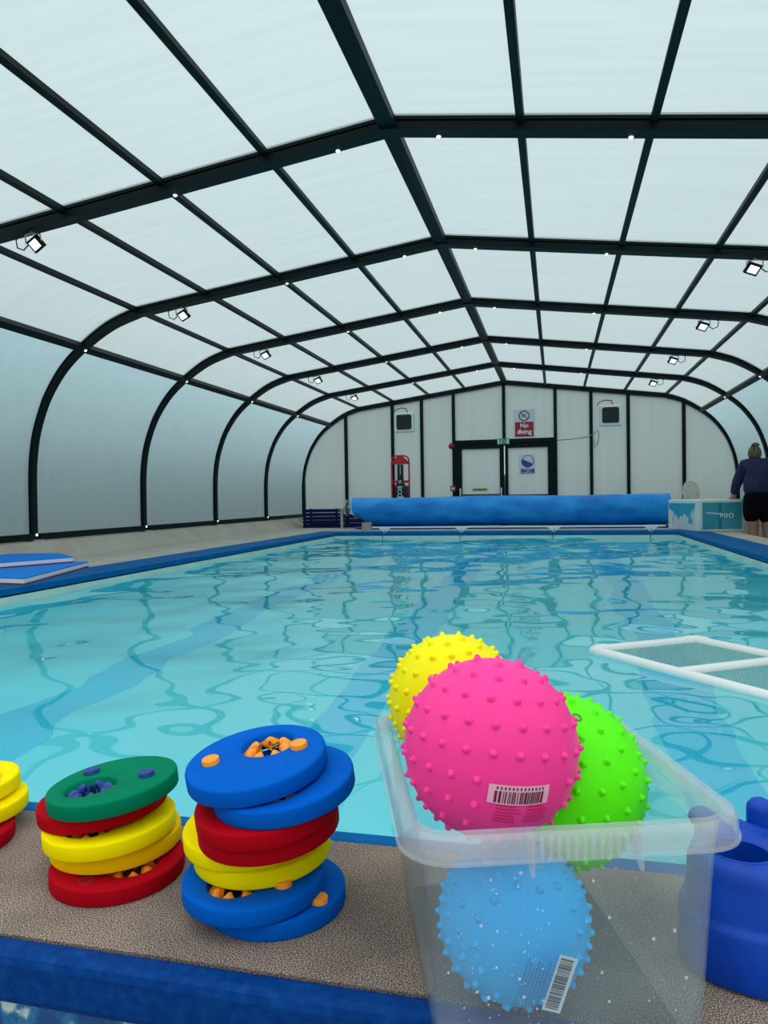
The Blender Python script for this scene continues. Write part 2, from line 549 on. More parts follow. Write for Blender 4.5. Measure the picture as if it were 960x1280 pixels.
# door frame and two leaves
t1 = MB(); t1.box(DOORX[0] + 0.03, DOORX[1] - 0.03, YW - 0.04, YW + 0.05, 1.60, DTOP)
t1.box(DOORX[0] + 0.03, DOORX[0] + 0.07, YW - 0.04, YW + 0.05, FLOORZ, 1.60)
t1.box(DOORX[1] - 0.07, DOORX[1] - 0.03, YW - 0.04, YW + 0.05, FLOORZ, 1.60)
t1.box(DOORX[0] + 0.03, DOORX[1] - 0.03, YW + 0.034, YW + 0.05, 1.55, 1.60)
t1.box(DOORX[0] + 0.07, DOORX[0] + 0.12, YW + 0.034, YW + 0.05, FLOORZ, 1.55); t1.box(DOORX[1] - 0.12, DOORX[1] - 0.07, YW + 0.034, YW + 0.05, FLOORZ, 1.55)
tag(t1.build('trim_1', FRAME), 'dark green door frame in the far end wall', 'door frame', kind='structure')
for n, (x0, x1, lab) in enumerate(((-1.905, -0.985, 'left leaf of the dark framed double door with push bar'), (-0.965, -0.065, 'right leaf of the dark framed double door with blue sign'))):
    d = tag(empty('door_%d' % (n + 1), ((x0 + x1) / 2, YW, FLOORZ)), lab, 'door', kind='structure')
    gx0, gx1 = (x0 + 0.085, x1 - 0.085) if n == 0 else (x0 + 0.06, x1 - 0.075)
    gz0, gz1 = 0.60 if n == 0 else 0.58, 1.505
    fr = MB()
    fr.box(x0, gx0, YW - 0.03, YW + 0.03, FLOORZ + 0.01, 1.59); fr.box(gx1, x1, YW - 0.03, YW + 0.03, FLOORZ + 0.01, 1.59)
    fr.box(gx0, gx1, YW - 0.03, YW + 0.03, gz1, 1.59); fr.box(gx0, gx1, YW - 0.03, YW + 0.03, gz0 - 0.12, gz0); fr.box(gx0, gx1, YW - 0.03, YW + 0.03, FLOORZ + 0.01, FLOORZ + 0.16)
    fr.v = local(d, fr.v); fr.build('door_stile_frame', FRAME, d)
    for z0, z1 in ((gz0, gz1), (FLOORZ + 0.16, gz0 - 0.12)):
        link('pane', mesh('pane', local(d, [(gx0, YW, z0), (gx1, YW, z0), (gx1, YW, z1), (gx0, YW, z1)]), [(0, 1, 2, 3)]), ENDM, d)
    if n == 0:
        bar = MB(); bar.tube([(gx0 - 0.02, YW - 0.09, 0.60), (gx0 + 0.04, YW - 0.11, 0.57), (gx1 - 0.04, YW - 0.11, 0.57), (gx1 + 0.02, YW - 0.09, 0.60)], 0.014, 8)
        bar.v = local(d, bar.v); bar.build('push_bar', mat('brown_red_bar', (0.16, 0.055, 0.045), 0.4), d)
        for xx in (gx0 - 0.03, gx1 + 0.03):
            e = MB(); e.box(xx - 0.018, xx + 0.018, YW - 0.10, YW - 0.03, 0.56, 0.72); e.v = local(d, e.v); e.build('bar_bracket', STEEL, d, bevel=0.006)
        lb = MB(); lb.box(-1.62, -1.32, YW - 0.012, YW - 0.004, 0.655, 0.72); lb.v = local(d, lb.v)
        lo = lb.build('push_bar_notice', mat('green_yellow_sticker', (0.35, 0.55, 0.12), 0.5), d)
        lb = MB(); lb.box(-1.60, -1.34, YW - 0.014, YW - 0.012, 0.675, 0.70); lb.v = local(d, lb.v); lb.build('notice_band', mat('sticker_dark_green', (0.02, 0.22, 0.06), 0.5), lo)

# ------------------------------------------------------------------ pool ledge and basin
PX0, PX1, PY0, PY1 = -3.45, 1.72, 1.135, 11.15
FRONT = 0.735
WZ = -0.09
LEDX = 2.45
ledge = tag(empty('pool_ledge', (0, 0.95, 0)), 'raised pool surround with gritty brown top and painted blue edges', 'pool ledge', kind='structure')


def lpart(nm, m, *boxes, bevel=None):
    b = MB()
    for q in boxes: b.box(*q)
    b.v = local(ledge, b.v)
    return b.build(nm, m, ledge, bevel=bevel)


lpart('near_deck', GRIT, (-5.08, LEDX, 0.775, 1.10, FLOORZ, 0.0))
lpart('front_nosing', NAVYP, (-5.08, LEDX, FRONT, 0.775, -0.062, 0.0015), bevel=0.012)
lpart('front_face', PEEL, (-5.08, LEDX, 0.748, 0.775, FLOORZ, -0.062))
lpart('pool_edge', BLUEP, (PX0, PX1, 1.10, PY0, -0.05, 0.0012), bevel=0.005)
lpart('pool_edge', BLUEP, (-3.88, PX0, 1.10, 11.75, -0.05, 0.0012))
lpart('pool_edge', BLUEP, (PX1, 2.13, 1.10, 11.75, -0.05, 0.0012))
lpart('pool_edge', BLUEP, (PX0, PX1, PY1, 11.75, -0.05, 0.0012))
lpart('side_deck', BEIGE, (-5.08, -3.88, 1.10, 13.75, FLOORZ, 0.0))
lpart('side_deck', BEIGE, (2.13, LEDX, 1.10, 13.75, FLOORZ, 0.0))
lpart('far_deck', BEIGE, (-3.88, 2.13, 11.75, 13.75, FLOORZ, 0.0))

hn = MB(); hn.loft([[(-4.86, yy, 0.0), (-5.085, yy, 0.0), (-5.085, yy, BASEZ - 0.004)] for yy in (1.10, 13.75)], True, True, False)  # slope added so the foot of the upstand is lit like the deck
hn.v = local(ledge, hn.v); hn.build('added_haunch', BEIGE, ledge)

basin = tag(empty('pool_basin', ((PX0 + PX1) / 2, PY0, -1.1)), 'turquoise lined swimming pool basin with blue lane lines', 'pool', kind='structure')
BZ = -1.10


def bpart(nm, m, verts, faces):
    link(nm, mesh(nm, local(basin, verts), faces), m, basin)


bpart('pool_floor', LINER, [(PX0, PY0, BZ), (PX1, PY0, BZ), (PX1, PY1, BZ), (PX0, PY1, BZ)], [(0, 1, 2, 3)])
for (x0, y0, x1, y1) in ((PX0, PY0, PX1, PY0), (PX1, PY0, PX1, PY1), (PX1, PY1, PX0, PY1), (PX0, PY1, PX0, PY0)):
    bpart('pool_wall', LINER, [(x0, y0, BZ), (x1, y1, BZ), (x1, y1, -0.16), (x0, y0, -0.16)], [(0, 3, 2, 1)])
    bpart('waterline_band', BAND, [(x0, y0, -0.16), (x1, y1, -0.16), (x1, y1, -0.04), (x0, y0, -0.04)], [(0, 3, 2, 1)])
for x in (-2.20, -0.895, 0.56):
    b = MB(); b.box(x - 0.14, x + 0.14, PY0 + 0.4, PY1 - 0.5, BZ, BZ + 0.004); b.v = local(basin, b.v); b.build('lane_line', LANE, basin)

# water with real ripples
nx, ny = 300, 580
xs = np.linspace(PX0, PX1, nx); ys = np.linspace(PY0, PY1, ny)
X, Y = np.meshgrid(xs, ys)
Z = np.zeros_like(X)
for k in range(64):
    lam = 0.16 * (1.9 / 0.16) ** rng.rand()
    th = rng.rand() * 2 * math.pi
    slope = 0.0075 * (0.55 if lam < 0.3 else 1.0)
    kk = 2 * math.pi / lam
    warp = 0.25 * np.sin(X * 1.3 + k) + 0.25 * np.cos(Y * 0.9 + 2 * k)
    Z += slope / kk * np.sin(kk * (X * math.cos(th) + Y * math.sin(th)) + warp * 3 + rng.rand() * 6.28)
me = bpy.data.meshes.new('pool_water')
V = np.stack([X, Y, Z + WZ], -1).reshape(-1, 3)
idx = np.arange(nx * ny).reshape(ny, nx)
F = np.stack([idx[:-1, :-1], idx[:-1, 1:], idx[1:, 1:], idx[1:, :-1]], -1).reshape(-1, 4)
me.vertices.add(len(V)); me.vertices.foreach_set('co', V.ravel())
me.loops.add(F.size); me.loops.foreach_set('vertex_index', F.ravel())
me.polygons.add(len(F)); me.polygons.foreach_set('loop_start', np.arange(0, F.size, 4)); me.polygons.foreach_set('loop_total', np.full(len(F), 4))
me.update(calc_edges=True)
me.polygons.foreach_set('use_smooth', np.ones(len(F), bool))
WATER = mat('clear_pool_water', (0.86, 0.99, 1.0), 0.0, IOR=1.33, Transmission_Weight=1.0)
tag(link('pool_water', me, WATER), 'rippling turquoise water filling the swimming pool', 'water', kind='stuff')

# ------------------------------------------------------------------ swim discs
FOAM = {}
for nme, c in (('blue', (0.0, 0.105, 0.52)), ('red', (0.42, 0.002, 0.010)), ('yellow', (0.95, 0.76, 0.0)), ('green', (0.0, 0.19, 0.09)), ('amber', (0.93, 0.58, 0.0))):
    FOAM[nme] = noisy('foam_' + nme, [tuple(v * 0.93 for v in c), c], 60, 3, 0.62, bump=0.12, bscale=900, stretch=(1, 1, 30), spec=0.03)
ORANGE = noisy('orange_rubber', [(0.90, 0.27, 0.008), (0.98, 0.36, 0.015)], 40, 3, 0.45)
NAVYR = noisy('navy_rubber', [(0.0, 0.03, 0.20), (0.005, 0.05, 0.30)], 40, 3, 0.45)
DR, DT, HR, HOFF = 0.095, 0.0238, 0.0370, 0.033


def disc_mesh():
    mb = MB(); seg = 64; loops = []
    outer = [(DR - 0.003, 0), (DR - 0.0008, 0.001), (DR, 0.003), (DR, DT - 0.0035), (DR - 0.001, DT - 0.001), (DR - 0.0035, DT)]

    def circ(r, z, cy):
        return [(r * math.cos(2 * math.pi * k / seg), cy + r * math.sin(2 * math.pi * k / seg), z) for k in range(seg)]
    loops = [circ(HR, 0, HOFF)] + [circ(r, z, 0) for r, z in outer] + [circ(HR + 0.003, DT, HOFF), circ(HR, DT - 0.003, HOFF), circ(HR, 0, HOFF)]
    mb.loft(loops)
    return mb.mesh('foam_ring')


DISC_ME = disc_mesh(); DISC_ME.set_sharp_from_angle(angle=math.radians(50))


def petal_mesh():
    """one bulging rubber lobe pointing inwards from the hole's edge (centre of hole = origin)"""
    mb = MB(); na, nr = 6, 5
    half = math.radians(25.5)
    vs = []; fs = []
    for sd in (1, -1):
        for i in range(nr + 1):
            t = i / nr
            r = HR - 0.0005 - t * 0.019
            wdt = half * (1 - 0.70 * t ** 1.8)
            for k in range(na + 1):
                a = -wdt + 2 * wdt * k / na
                bul = math.cos(0.5 * math.pi * (2 * k / na - 1)) ** 0.6 if 0 < k < na else 0.0
                z = DT * 0.40 + sd * (0.0025 + 0.0105 * bul * math.sin(math.pi * min(1, 0.25 + 0.75 * (1 - t)))) * (1.0 if sd > 0 else 0.5)
                vs.append((r * math.cos(a), r * math.sin(a), z))
    st = (nr + 1) * (na + 1)
    for sd in range(2):
        for i in range(nr):
            for k in range(na):
                q = [sd * st + i * (na + 1) + k, sd * st + i * (na + 1) + k + 1, sd * st + (i + 1) * (na + 1) + k + 1, sd * st + (i + 1) * (na + 1) + k]
                fs.append(tuple(reversed(q)) if sd == 0 else tuple(q))
    for i in range(nr):
        for k in (0, na):
            a = i * (na + 1) + k; b = (i + 1) * (na + 1) + k
            fs.append((a, b, b + st, a + st))
    for k in range(na):
        a = nr * (na + 1) + k
        fs.append((a, a + 1, a + 1 + st, a + st))
    mb.add(vs, fs, True)
    return mb.mesh('petal')


PETAL = {'orange': petal_mesh(), 'navy': petal_mesh()}
PETAL['orange'].materials.append(ORANGE); PETAL['navy'].materials.append(NAVYR)
RINGS = {}


def plug_mesh():
    mb = MB(); mb.lathe([(0.0118, -0.004), (0.0118, 0.0058), (0.0112, 0.0068), (0.0100, 0.0072), (0.0005, 0.0074)], 24)
    m_ = mb.mesh('plug'); m_.set_sharp_from_angle(angle=math.radians(40)); return m_


PLUG = {'orange': plug_mesh(), 'navy': plug_mesh()}
PLUG['orange'].materials.append(ORANGE); PLUG['navy'].materials.append(NAVYR)
recess = MB(); recess.lathe([(0.0115, -0.0005), (0.0118, 0.0004), (0.009, 0.0006), (0.0085, -0.0002), (0.0004, -0.0003)], 20); recess = recess.mesh('plug_socket')
recess.materials.append(mat('socket_shade', (0.13, 0.006, 0.006), 0.7))  # dark red paints the shading inside the recess


def swim_disc(colr, x, y, z, tx, ty, spin, label, group, trim='orange', plugs=((-0.060, 0.008), (0.058, 0.012)), petals=True):
    root = empty('swim_disc', (x, y, z))
    nrm = Vector((tx, ty, 1)).normalized()
    e1 = Vector((1, 0, -tx)).normalized(); e2 = nrm.cross(e1)
    M = Matrix((e1, e2, nrm)).transposed() @ Matrix.Rotation(spin, 3, 'Z')
    root.rotation_euler = M.to_euler()
    if colr not in RINGS:
        m_ = DISC_ME.copy(); m_.materials.clear(); m_.materials.append(FOAM[colr]); RINGS[colr] = m_
    link('foam_ring', RINGS[colr], None, root)
    if petals:
        for k in range(7):
            link('petal', PETAL[trim], None, root, (0, HOFF, 0), (0, 0, 2 * math.pi * k / 7 + 0.2))
    for (px, py) in plugs:
        link('plug', PLUG[trim], None, root, (px, py, DT))
    tag(root, label, 'swim disc', group)
    return root


G2 = 'discs in the tall foam stack beside the tub'; G1 = 'discs in the middle foam stack'; G0 = 'discs in the foam stack at the left edge'
PL = ((-0.060, 0.008), (0.058, 0.012))
S2 = [('blue', -0.379, 0.918, 0.0, 0.0, 0.0, 2.84, 'bottom blue foam swim disc of the tall stack beside the tub'),
      ('blue', -0.403, 0.900, 0.0259, -0.014, -0.020, 2.79, 'second blue foam disc from the bottom of the tall stack, orange petals showing'),
      ('yellow', -0.407, 0.941, 0.0525, -0.029, -0.040, 2.0, 'lower yellow foam disc of the tall stack, above the blue pair'),
      ('yellow', -0.419, 0.936, 0.0785, -0.043, -0.060, 0.3, 'upper yellow foam disc of the tall stack, sticking out to the left'),
      ('red', -0.383, 0.910, 0.1042, -0.057, -0.080, -1.0, 'lower red foam disc of the tall stack, above the yellow pair'),
      ('red', -0.380, 0.899, 0.1296, -0.071, -0.100, 0.9, 'upper red foam disc of the tall stack, under the blue pair'),
      ('blue', -0.358, 0.906, 0.1575, -0.086, -0.120, 3.14, 'second disc from the top of the tall stack, blue and shifted right'),
      ('blue', -0.397, 0.908, 0.1815, -0.100, -0.140, -0.14, 'topmost blue foam disc of the tall stack with orange petals and plugs')]
for i, (c, x, y, z, tx, ty, sp, lab) in enumerate(S2):
    pl = PL if i in (0, 1, 7) else ()
    if i == 0: pl = ((-0.0777, 0.0073),)
    if i == 7: pl = ((-0.054, -0.027), (0.053, 0.026))
    swim_disc(c, x, y, z, tx, ty, sp, lab, G2, plugs=pl)
S1 = [('red', -0.638, 0.941, 0.0, 0.0, 0.0, -2.0, 'bottom red foam swim disc of the middle stack'),
      ('amber', -0.660, 0.972, 0.0262, -0.025, -0.008, 2.2, 'lower amber yellow foam disc of the middle stack'),
      ('yellow', -0.659, 0.956, 0.0522, -0.050, -0.015, 2.93, 'upper bright yellow foam disc of the middle stack'),
      ('red', -0.687, 0.980, 0.0775, -0.075, -0.022, 1.9, 'upper red foam disc of the middle stack, under the green one'),
      ('green', -0.660, 0.968, 0.1046, -0.100, -0.030, 2.44, 'green foam swim disc on top of the middle stack with navy petals')]
for i, (c, x, y, z, tx, ty, sp, lab) in enumerate(S1):
    pl = ()
    if i == 4: pl = ((0.058, 0.016), (-0.034, -0.041))
    r_ = swim_disc(c, x, y, z, tx, ty, sp, lab, G1, trim='navy' if c == 'green' else 'orange', plugs=pl)
    if i == 0:
        link('plug_socket', recess, None, r_, (0.064, 0.025, DT))
S0 = [('red', -0.962, 0.965, 0.0, 0.0, 0.0, 0.2, 'bottom red foam disc of the stack at the left edge'),
      ('yellow', -0.979, 1.018, 0.0262, -0.025, -0.015, 1.0, 'lower yellow foam disc of the stack at the left edge'),
      ('yellow', -1.001, 1.026, 0.0525, -0.050, -0.030, -1.3, 'top yellow foam disc of the stack at the left edge')]
for i, (c, x, y, z, tx, ty, sp, lab) in enumerate(S0):
    r_ = swim_disc(c, x, y, z, tx, ty, sp, lab, G0, plugs=())
    if i == 2:
        link('plug_socket', recess, None, r_, (0.02, 0.068, DT)); link('plug_socket', recess, None, r_, (-0.02, -0.05, DT))

# ------------------------------------------------------------------ clear plastic tub
TW, TL, TH = 0.338, 0.412, 0.24
TFL = np.array((-0.1365, 0.630)); TANG = math.radians(18.1)
TEX = np.array((math.cos(TANG), math.sin(TANG))); TEY = np.array((-TEX[1], TEX[0]))


def tub_material(name, clear, haze=(0.80, 0.88, 0.90)):
    m = bpy.data.materials.new(name); m.use_nodes = True
    N = m.node_tree.nodes; L = m.node_tree.links; N.remove(N['Principled BSDF']); out = N['Material Output']
    tp = N.new('ShaderNodeBsdfTransparent'); tp.inputs['Color'].default_value = (0.95, 0.975, 0.98, 1)
    df = N.new('ShaderNodeBsdfDiffuse'); df.inputs['Color'].default_value = (*haze, 1)
    tl = N.new('ShaderNodeBsdfTranslucent'); tl.inputs['Color'].default_value = (*haze, 1)
    md = N.new('ShaderNodeMixShader'); md.inputs[0].default_value = 0.5
    L.new(df.outputs[0], md.inputs[1]); L.new(tl.outputs[0], md.inputs[2])
    tc = N.new('ShaderNodeTexCoord'); no = N.new('ShaderNodeTexNoise'); no.inputs['Scale'].default_value = 9; no.inputs['Detail'].default_value = 5
    L.new(tc.outputs['Object'], no.inputs['Vector'])
    mr = N.new('ShaderNodeMapRange'); mr.inputs[1].default_value = 0.3; mr.inputs[2].default_value = 0.7
    mr.inputs[3].default_value = (1 - clear) * 0.75; mr.inputs[4].default_value = (1 - clear) * 1.25
    L.new(no.outputs['Fac'], mr.inputs[0])
    m1 = N.new('ShaderNodeMixShader'); L.new(mr.outputs[0], m1.inputs[0])
    L.new(tp.outputs[0], m1.inputs[1]); L.new(md.outputs[0], m1.inputs[2])
    gl = N.new('ShaderNodeBsdfGlossy'); gl.inputs['Roughness'].default_value = 0.16
    lw = N.new('ShaderNodeLayerWeight'); lw.inputs['Blend'].default_value = 0.5
    pw = N.new('ShaderNodeMath'); pw.operation = 'POWER'; pw.inputs[1].default_value = 5.0; L.new(lw.outputs['Facing'], pw.inputs[0])
    fr = N.new('ShaderNodeMath'); fr.operation = 'MULTIPLY_ADD'; fr.inputs[1].default_value = 0.55; fr.inputs[2].default_value = 0.03; L.new(pw.outputs[0], fr.inputs[0])
    m2 = N.new('ShaderNodeMixShader'); L.new(fr.outputs[0], m2.inputs[0])
    L.new(m1.outputs[0], m2.inputs[1]); L.new(gl.outputs[0], m2.inputs[2])
    L.new(m2.outputs[0], out.inputs['Surface'])
    return m


TUBM = tub_material('clear_frosted_polypropylene', 0.92, (0.90, 0.95, 0.96))
RIMM = tub_material('cloudy_polypropylene_rim', 0.78, (0.93, 0.94, 0.95))
tub = tag(empty('storage_tub', (TFL[0], TFL[1], 0), TANG), 'clear frosted plastic storage tub holding the spiky balls', 'tub')


def inset(z):
    return 0.036 - (0.036 - 0.019) * z / TH


def tl_(ins, z, r):
    return rrect(ins, TW - ins, ins, TL - ins, max(r - ins, 0.012), z, 7)


b = MB()
wall_z = [0.010, 0.06, 0.12, 0.18, 0.208]
outer = [tl_(inset(0) + 0.012, 0.0, 0.05), tl_(inset(0) + 0.003, 0.003, 0.05)] + [tl_(inset(z), z, 0.05) for z in wall_z]
inner = [tl_(inset(z) + 0.0022, z, 0.05) for z in reversed(wall_z)] + [tl_(inset(0) + 0.014, 0.0028, 0.05)]
b.loft(outer, True, False); b.loft([outer[-1], inner[0]]); b.loft(inner, False, True)
b.build('tub_body', TUBM, tub)
b = MB()
rim = [tl_(inset(0.208) + 0.0024, 0.209, 0.05), tl_(0.0195, TH - 0.006, 0.05), tl_(0.0165, TH, 0.05), tl_(0.004, TH, 0.05), tl_(0.0008, TH - 0.004, 0.05), tl_(0.0, TH - 0.022, 0.05),
       tl_(-0.002, TH - 0.023, 0.05), tl_(-0.002, TH - 0.0255, 0.05), tl_(0.002, TH - 0.0255, 0.05), tl_(0.003, TH - 0.006, 0.05), tl_(0.0145, TH - 0.004, 0.05), tl_(0.0165, TH - 0.008, 0.05), tl_(inset(0.208) - 0.001, 0.209, 0.05)]
b.loft(rim)
b.build('tub_rim', RIMM, tub)
for y_in, sgn in ((0.0, -1), (TL, 1)):
    gp = MB()
    for k in range(12):
        xx = TW * 0.375 + k * 0.0080
        gp.box(xx - 0.0013, xx + 0.0013, y_in + sgn * 0.0022 - 0.0018, y_in + sgn * 0.0022 + 0.0018, TH - 0.023, TH - 0.002)
    gp.build('grip_rib', RIMM, tub)
    for xx in (TW * 0.35, TW * 0.655):
        gp = MB()
        prof = [(-0.0025, TH - 0.002), (-0.0025, TH - 0.038), (0.001, TH - 0.038), (0.015, TH - 0.026), (0.015, TH - 0.003)]
        loops = [[(xx + dx, y_in - sgn * p[0], p[1]) for p in prof] for dx in (-0.0016, 0.0016)]
        gp.loft(loops, True, True, False)
        gp.build('grip_bracket', RIMM, tub)
dr = MB()
for k in range(110):
    u = rng.rand() * 0.24 + 0.04; z = 0.01 + 0.19 * rng.rand()
    if rng.rand() < 0.5: u = 0.05 + 0.09 * rng.rand()
    r = 0.0006 + 0.0014 * rng.rand() ** 3
    yy = inset(z) - 0.0002
    ring = []
    for (rr, d) in ((1.0, 0), (0.8, 0.5), (0.35, 0.75)):
        ring.append([(u + r * rr * math.cos(w), yy - r * d, z + r * 1.15 * rr * math.sin(w)) for w in [2 * math.pi * j / 8 for j in range(8)]])
    dr.loft(ring, False, True)
o = dr.build('water_droplets', mat('water_droplet', (0.95, 0.98, 1.0), 0.02, IOR=1.33, Transmission_Weight=0.6), tub)
o['kind'] = 'stuff'


# ------------------------------------------------------------------ spiky balls
def vinyl(name, c):
    m = mat(name, c, 0.42, spec=0.12)
    b_ = m.node_tree.nodes['Principled BSDF']
    b_.inputs['Subsurface Weight'].default_value = 0.25
    b_.inputs['Subsurface Radius'].default_value = (0.02, 0.02, 0.02)
    b_.inputs['Subsurface Scale'].default_value = 0.5
    return m


BALLS = {'pink': (np.array((-0.0733, 0.7996, 0.274)), 0.0955), 'blue': (np.array((-0.0500, 0.7960, 0.0860)), 0.0815),
         'green': (np.array((0.0010, 0.9043, 0.202)), 0.102), 'yellow': (np.array((-0.1370, 0.9560, 0.2800)), 0.085)}
BALLC = {'pink': (1.0, 0.05, 0.30), 'blue': (0.0, 0.42, 0.86), 'green': (0.10, 0.86, 0.005), 'yellow': (0.86, 0.77, 0.0)}


def squash(P, name):
    """soft ball pressed against the tub walls and the firmer balls next to it"""
    P = P.copy()
    others = {'pink': [], 'blue': ['pink'], 'green': ['pink', 'blue'], 'yellow': ['pink', 'green']}[name]
    for o_ in others:
        c, r = BALLS[o_]
        d = P - c; L_ = np.linalg.norm(d, axis=1); k = L_ < r + 0.001
        P[k] = c + d[k] / L_[k, None] * (r + 0.001)
    q = P[:, :2] - TFL
    lx = q @ TEX; ly = q @ TEY
    ins = np.where(P[:, 2] < TH + 0.004, 0.036 - 0.017 * np.clip(P[:, 2], 0, TH) / TH + 0.004, -1)
    lx2 = np.where(ins > 0, np.clip(lx, ins, TW - ins), lx); ly2 = np.where(ins > 0, np.clip(ly, ins, TL - ins), ly)
    P[:, 0] = TFL[0] + lx2 * TEX[0] + ly2 * TEY[0]; P[:, 1] = TFL[1] + lx2 * TEX[1] + ly2 * TEY[1]
    P[:, 2] = np.maximum(P[:, 2], 0.004)
    return P


def rot_to(axis):
    return np.array(Vector((0, 0, 1)).rotation_difference(Vector(axis).normalized()).to_matrix())


def ball(name, axis, label, skip=None, phase=0.0):
    c, r = BALLS[name]
    m = vinyl('vinyl_' + name, BALLC[name])
    R = rot_to(axis)
    root = tag(empty('spiky_ball', tuple(c)), label, 'ball', 'spiky vinyl balls in the tub')
    nu, nv = 64, 40
    P = [(0, 0, 1)]
    for i in range(1, nv):
        a = math.pi * i / nv
        for k in range(nu):
            w = 2 * math.pi * k / nu
            P.append((math.sin(a) * math.cos(w), math.sin(a) * math.sin(w), math.cos(a)))
    P.append((0, 0, -1))
    P = np.array(P) @ R.T * r + c
    fs = [(0, 1 + k, 1 + (k + 1) % nu) for k in range(nu)]
    for i in range(nv - 2):
        for k in range(nu):
            l = (k + 1) % nu
            fs.append((1 + i * nu + k, 1 + (i + 1) * nu + k, 1 + (i + 1) * nu + l, 1 + i * nu + l))
    last = len(P) - 1; base = 1 + (nv - 2) * nu
    fs += [(last, base + (k + 1) % nu, base + k) for k in range(nu)]
    P = squash(P, name)
    link('ball_skin', mesh('ball_skin', P - c, fs, True), m, root)
    nb = MB(); rows = 11
    for i in range(1, rows):
        a = math.pi * i / rows
        n = max(1, int(round(2 * math.pi * math.sin(a) / (math.pi / rows))))
        for k in range(n):
            w = 2 * math.pi * (k + 0.5 * (i % 2)) / n + phase
            d = R @ np.array((math.sin(a) * math.cos(w), math.sin(a) * math.sin(w), math.cos(a)))
            if skip is not None and any(np.dot(d, np.array(s_[0]) / np.linalg.norm(s_[0])) > math.cos(s_[1]) for s_ in skip): continue
            q = squash(np.array([c + d * r]), name)[0]
            if np.linalg.norm(q - (c + d * r)) > 0.003: continue
            dv = Vector(d); t1_ = dv.orthogonal().normalized(); t2_ = dv.cross(t1_)
            ring = []
            for rr, h in ((0.0054, -0.0008), (0.0036, 0.0014), (0.0026, 0.0036), (0.0015, 0.0047)):
                ring.append([tuple(Vector(q - c) + dv * h + (t1_ * math.cos(x_) + t2_ * math.sin(x_)) * rr) for x_ in [2 * math.pi * j / 8 for j in range(8)]])
            nb.loft(ring, False, True)
    nb.build('nubs', m, root, autosmooth=False)['kind'] = 'stuff'
    return root


def patch(mb, c_off, r, d, up, x0, x1, y0, y1, n=4, lift=0.0005):
    """small curved quad patch on a ball; x/y in metres on the surface around direction d"""
    d = Vector(d).normalized(); up = Vector(up); ux = up.cross(d).normalized(); uy = d.cross(ux)
    vs = []; fs = []
    for j in range(n + 1):
        for i in range(n + 1):
            x = (x0 + (x1 - x0) * i / n) / r; y = (y0 + (y1 - y0) * j / n) / r
            p = (d + ux * math.tan(x) + uy * math.tan(y)).normalized() * (r + lift)
            vs.append(tuple(p))
    for j in range(n):
        for i in range(n):
            a = j * (n + 1) + i
            fs.append((a, a + 1, a + n + 2, a + n + 1))
    mb.add(vs, fs, True)


def barcode(root, r, d, up, w, h, papercol, inkcol, nm, vertical=False, offs=None):
    lb = MB(); patch(lb, None, r, d, up, -w / 2, w / 2, -h / 2, h / 2, 8)
    P_ = [Vector(v) for v in lb.v]
    lab = lb.build('barcode_label', mat(nm + '_paper', papercol, 0.5), root)
    bars = MB(); rr = random.Random(5); x = -w * 0.40
    while x < w * 0.40:
        bw = rr.choice((0.0009, 0.0014, 0.0024, 0.0014)); gap = rr.choice((0.0008, 0.0012, 0.0018))
        patch(bars, None, r, d, up, x, min(x + bw, w * 0.42), -h * 0.42, h * 0.20, 3, 0.0009)
        x += bw + gap
    for k in range(13):
        x = -w * 0.38 + k * w * 0.062
        patch(bars, None, r, d, up, x, x + 0.0016, h * 0.28, h * 0.42, 1, 0.0009)
    bars.build('barcode_bars', mat(nm + '_ink', inkcol, 0.6), lab)


pk = ball('pink', (0.10, 0.12, 1), 'bright pink spiky ball with a barcode, on top in the tub', skip=[((0.42, -0.84, -0.35), 0.50)], phase=0.1)
barcode(pk, 0.0955, (0.378, -0.905, -0.19), (0.09, 0.05, 1), 0.064, 0.021, (0.87, 0.42, 0.55), (0.10, 0.004, 0.03), 'pink_barcode')
tx = MB()
for row in range(6):
    for s in (-1, 1):
        x = -0.027 if s < 0 else 0.006
        wd = 0.018 + 0.006 * ((row * 7) % 3) / 2
        xx = x
        while xx < x + wd:
            ww = 0.0012 + 0.002 * rng.rand()
            patch(tx, None, 0.0955, (0.378, -0.83, -0.405), (0.09, 0.05, 1), xx, xx + ww, 0.008 - row * 0.0042, 0.0096 - row * 0.0042, 1, 0.0005)
            xx += ww + 0.0007
tx.build('small_print', mat('dark_pink_print', (0.55, 0.005, 0.10), 0.5), pk)
bl = ball('blue', (0.2, -0.1, 1), 'sky blue spiky ball with a barcode at the tub bottom', skip=[((0.30, -0.93, 0.1), 0.62)], phase=0.4)
gr = ball('green', (0.20, -0.42, 0.88), 'lime green spiky ball against the right side of the tub', skip=[((0.196, -0.425, 0.884), 0.12)], phase=0.2)
v = MB(); v.lathe([(0.0065, 0.0), (0.0062, 0.0009), (0.004, 0.001), (0.0032, -0.0004), (0.0004, -0.0006)], 16)
dv = Vector((0.196, -0.425, 0.884)).normalized()
v.build('valve', mat('valve_green', (0.03, 0.33, 0.01), 0.5), gr, tuple(dv * 0.1018), dv.to_track_quat('Z', 'Y').to_euler())
ball('yellow', (-0.1, -0.1, 1), 'yellow spiky ball at the back of the tub behind the pink one', phase=0.3)
# blue barcode sits on the flattened front, so it is laid as a slim card of its own on the skin
q = BALLS['blue'][0]


def blue_surface(dx, dz):
    """point on the flattened front face in tub coordinates"""
    z = q[2] + dz
    ly = 0.036 - 0.017 * z / TH + 0.004 - 0.0004
    lx0 = (q[:2] - TFL) @ TEX
    w = TFL + (lx0 + dx) * TEX + ly * TEY
    return (w[0] - q[0], w[1] - q[1], z - q[2])


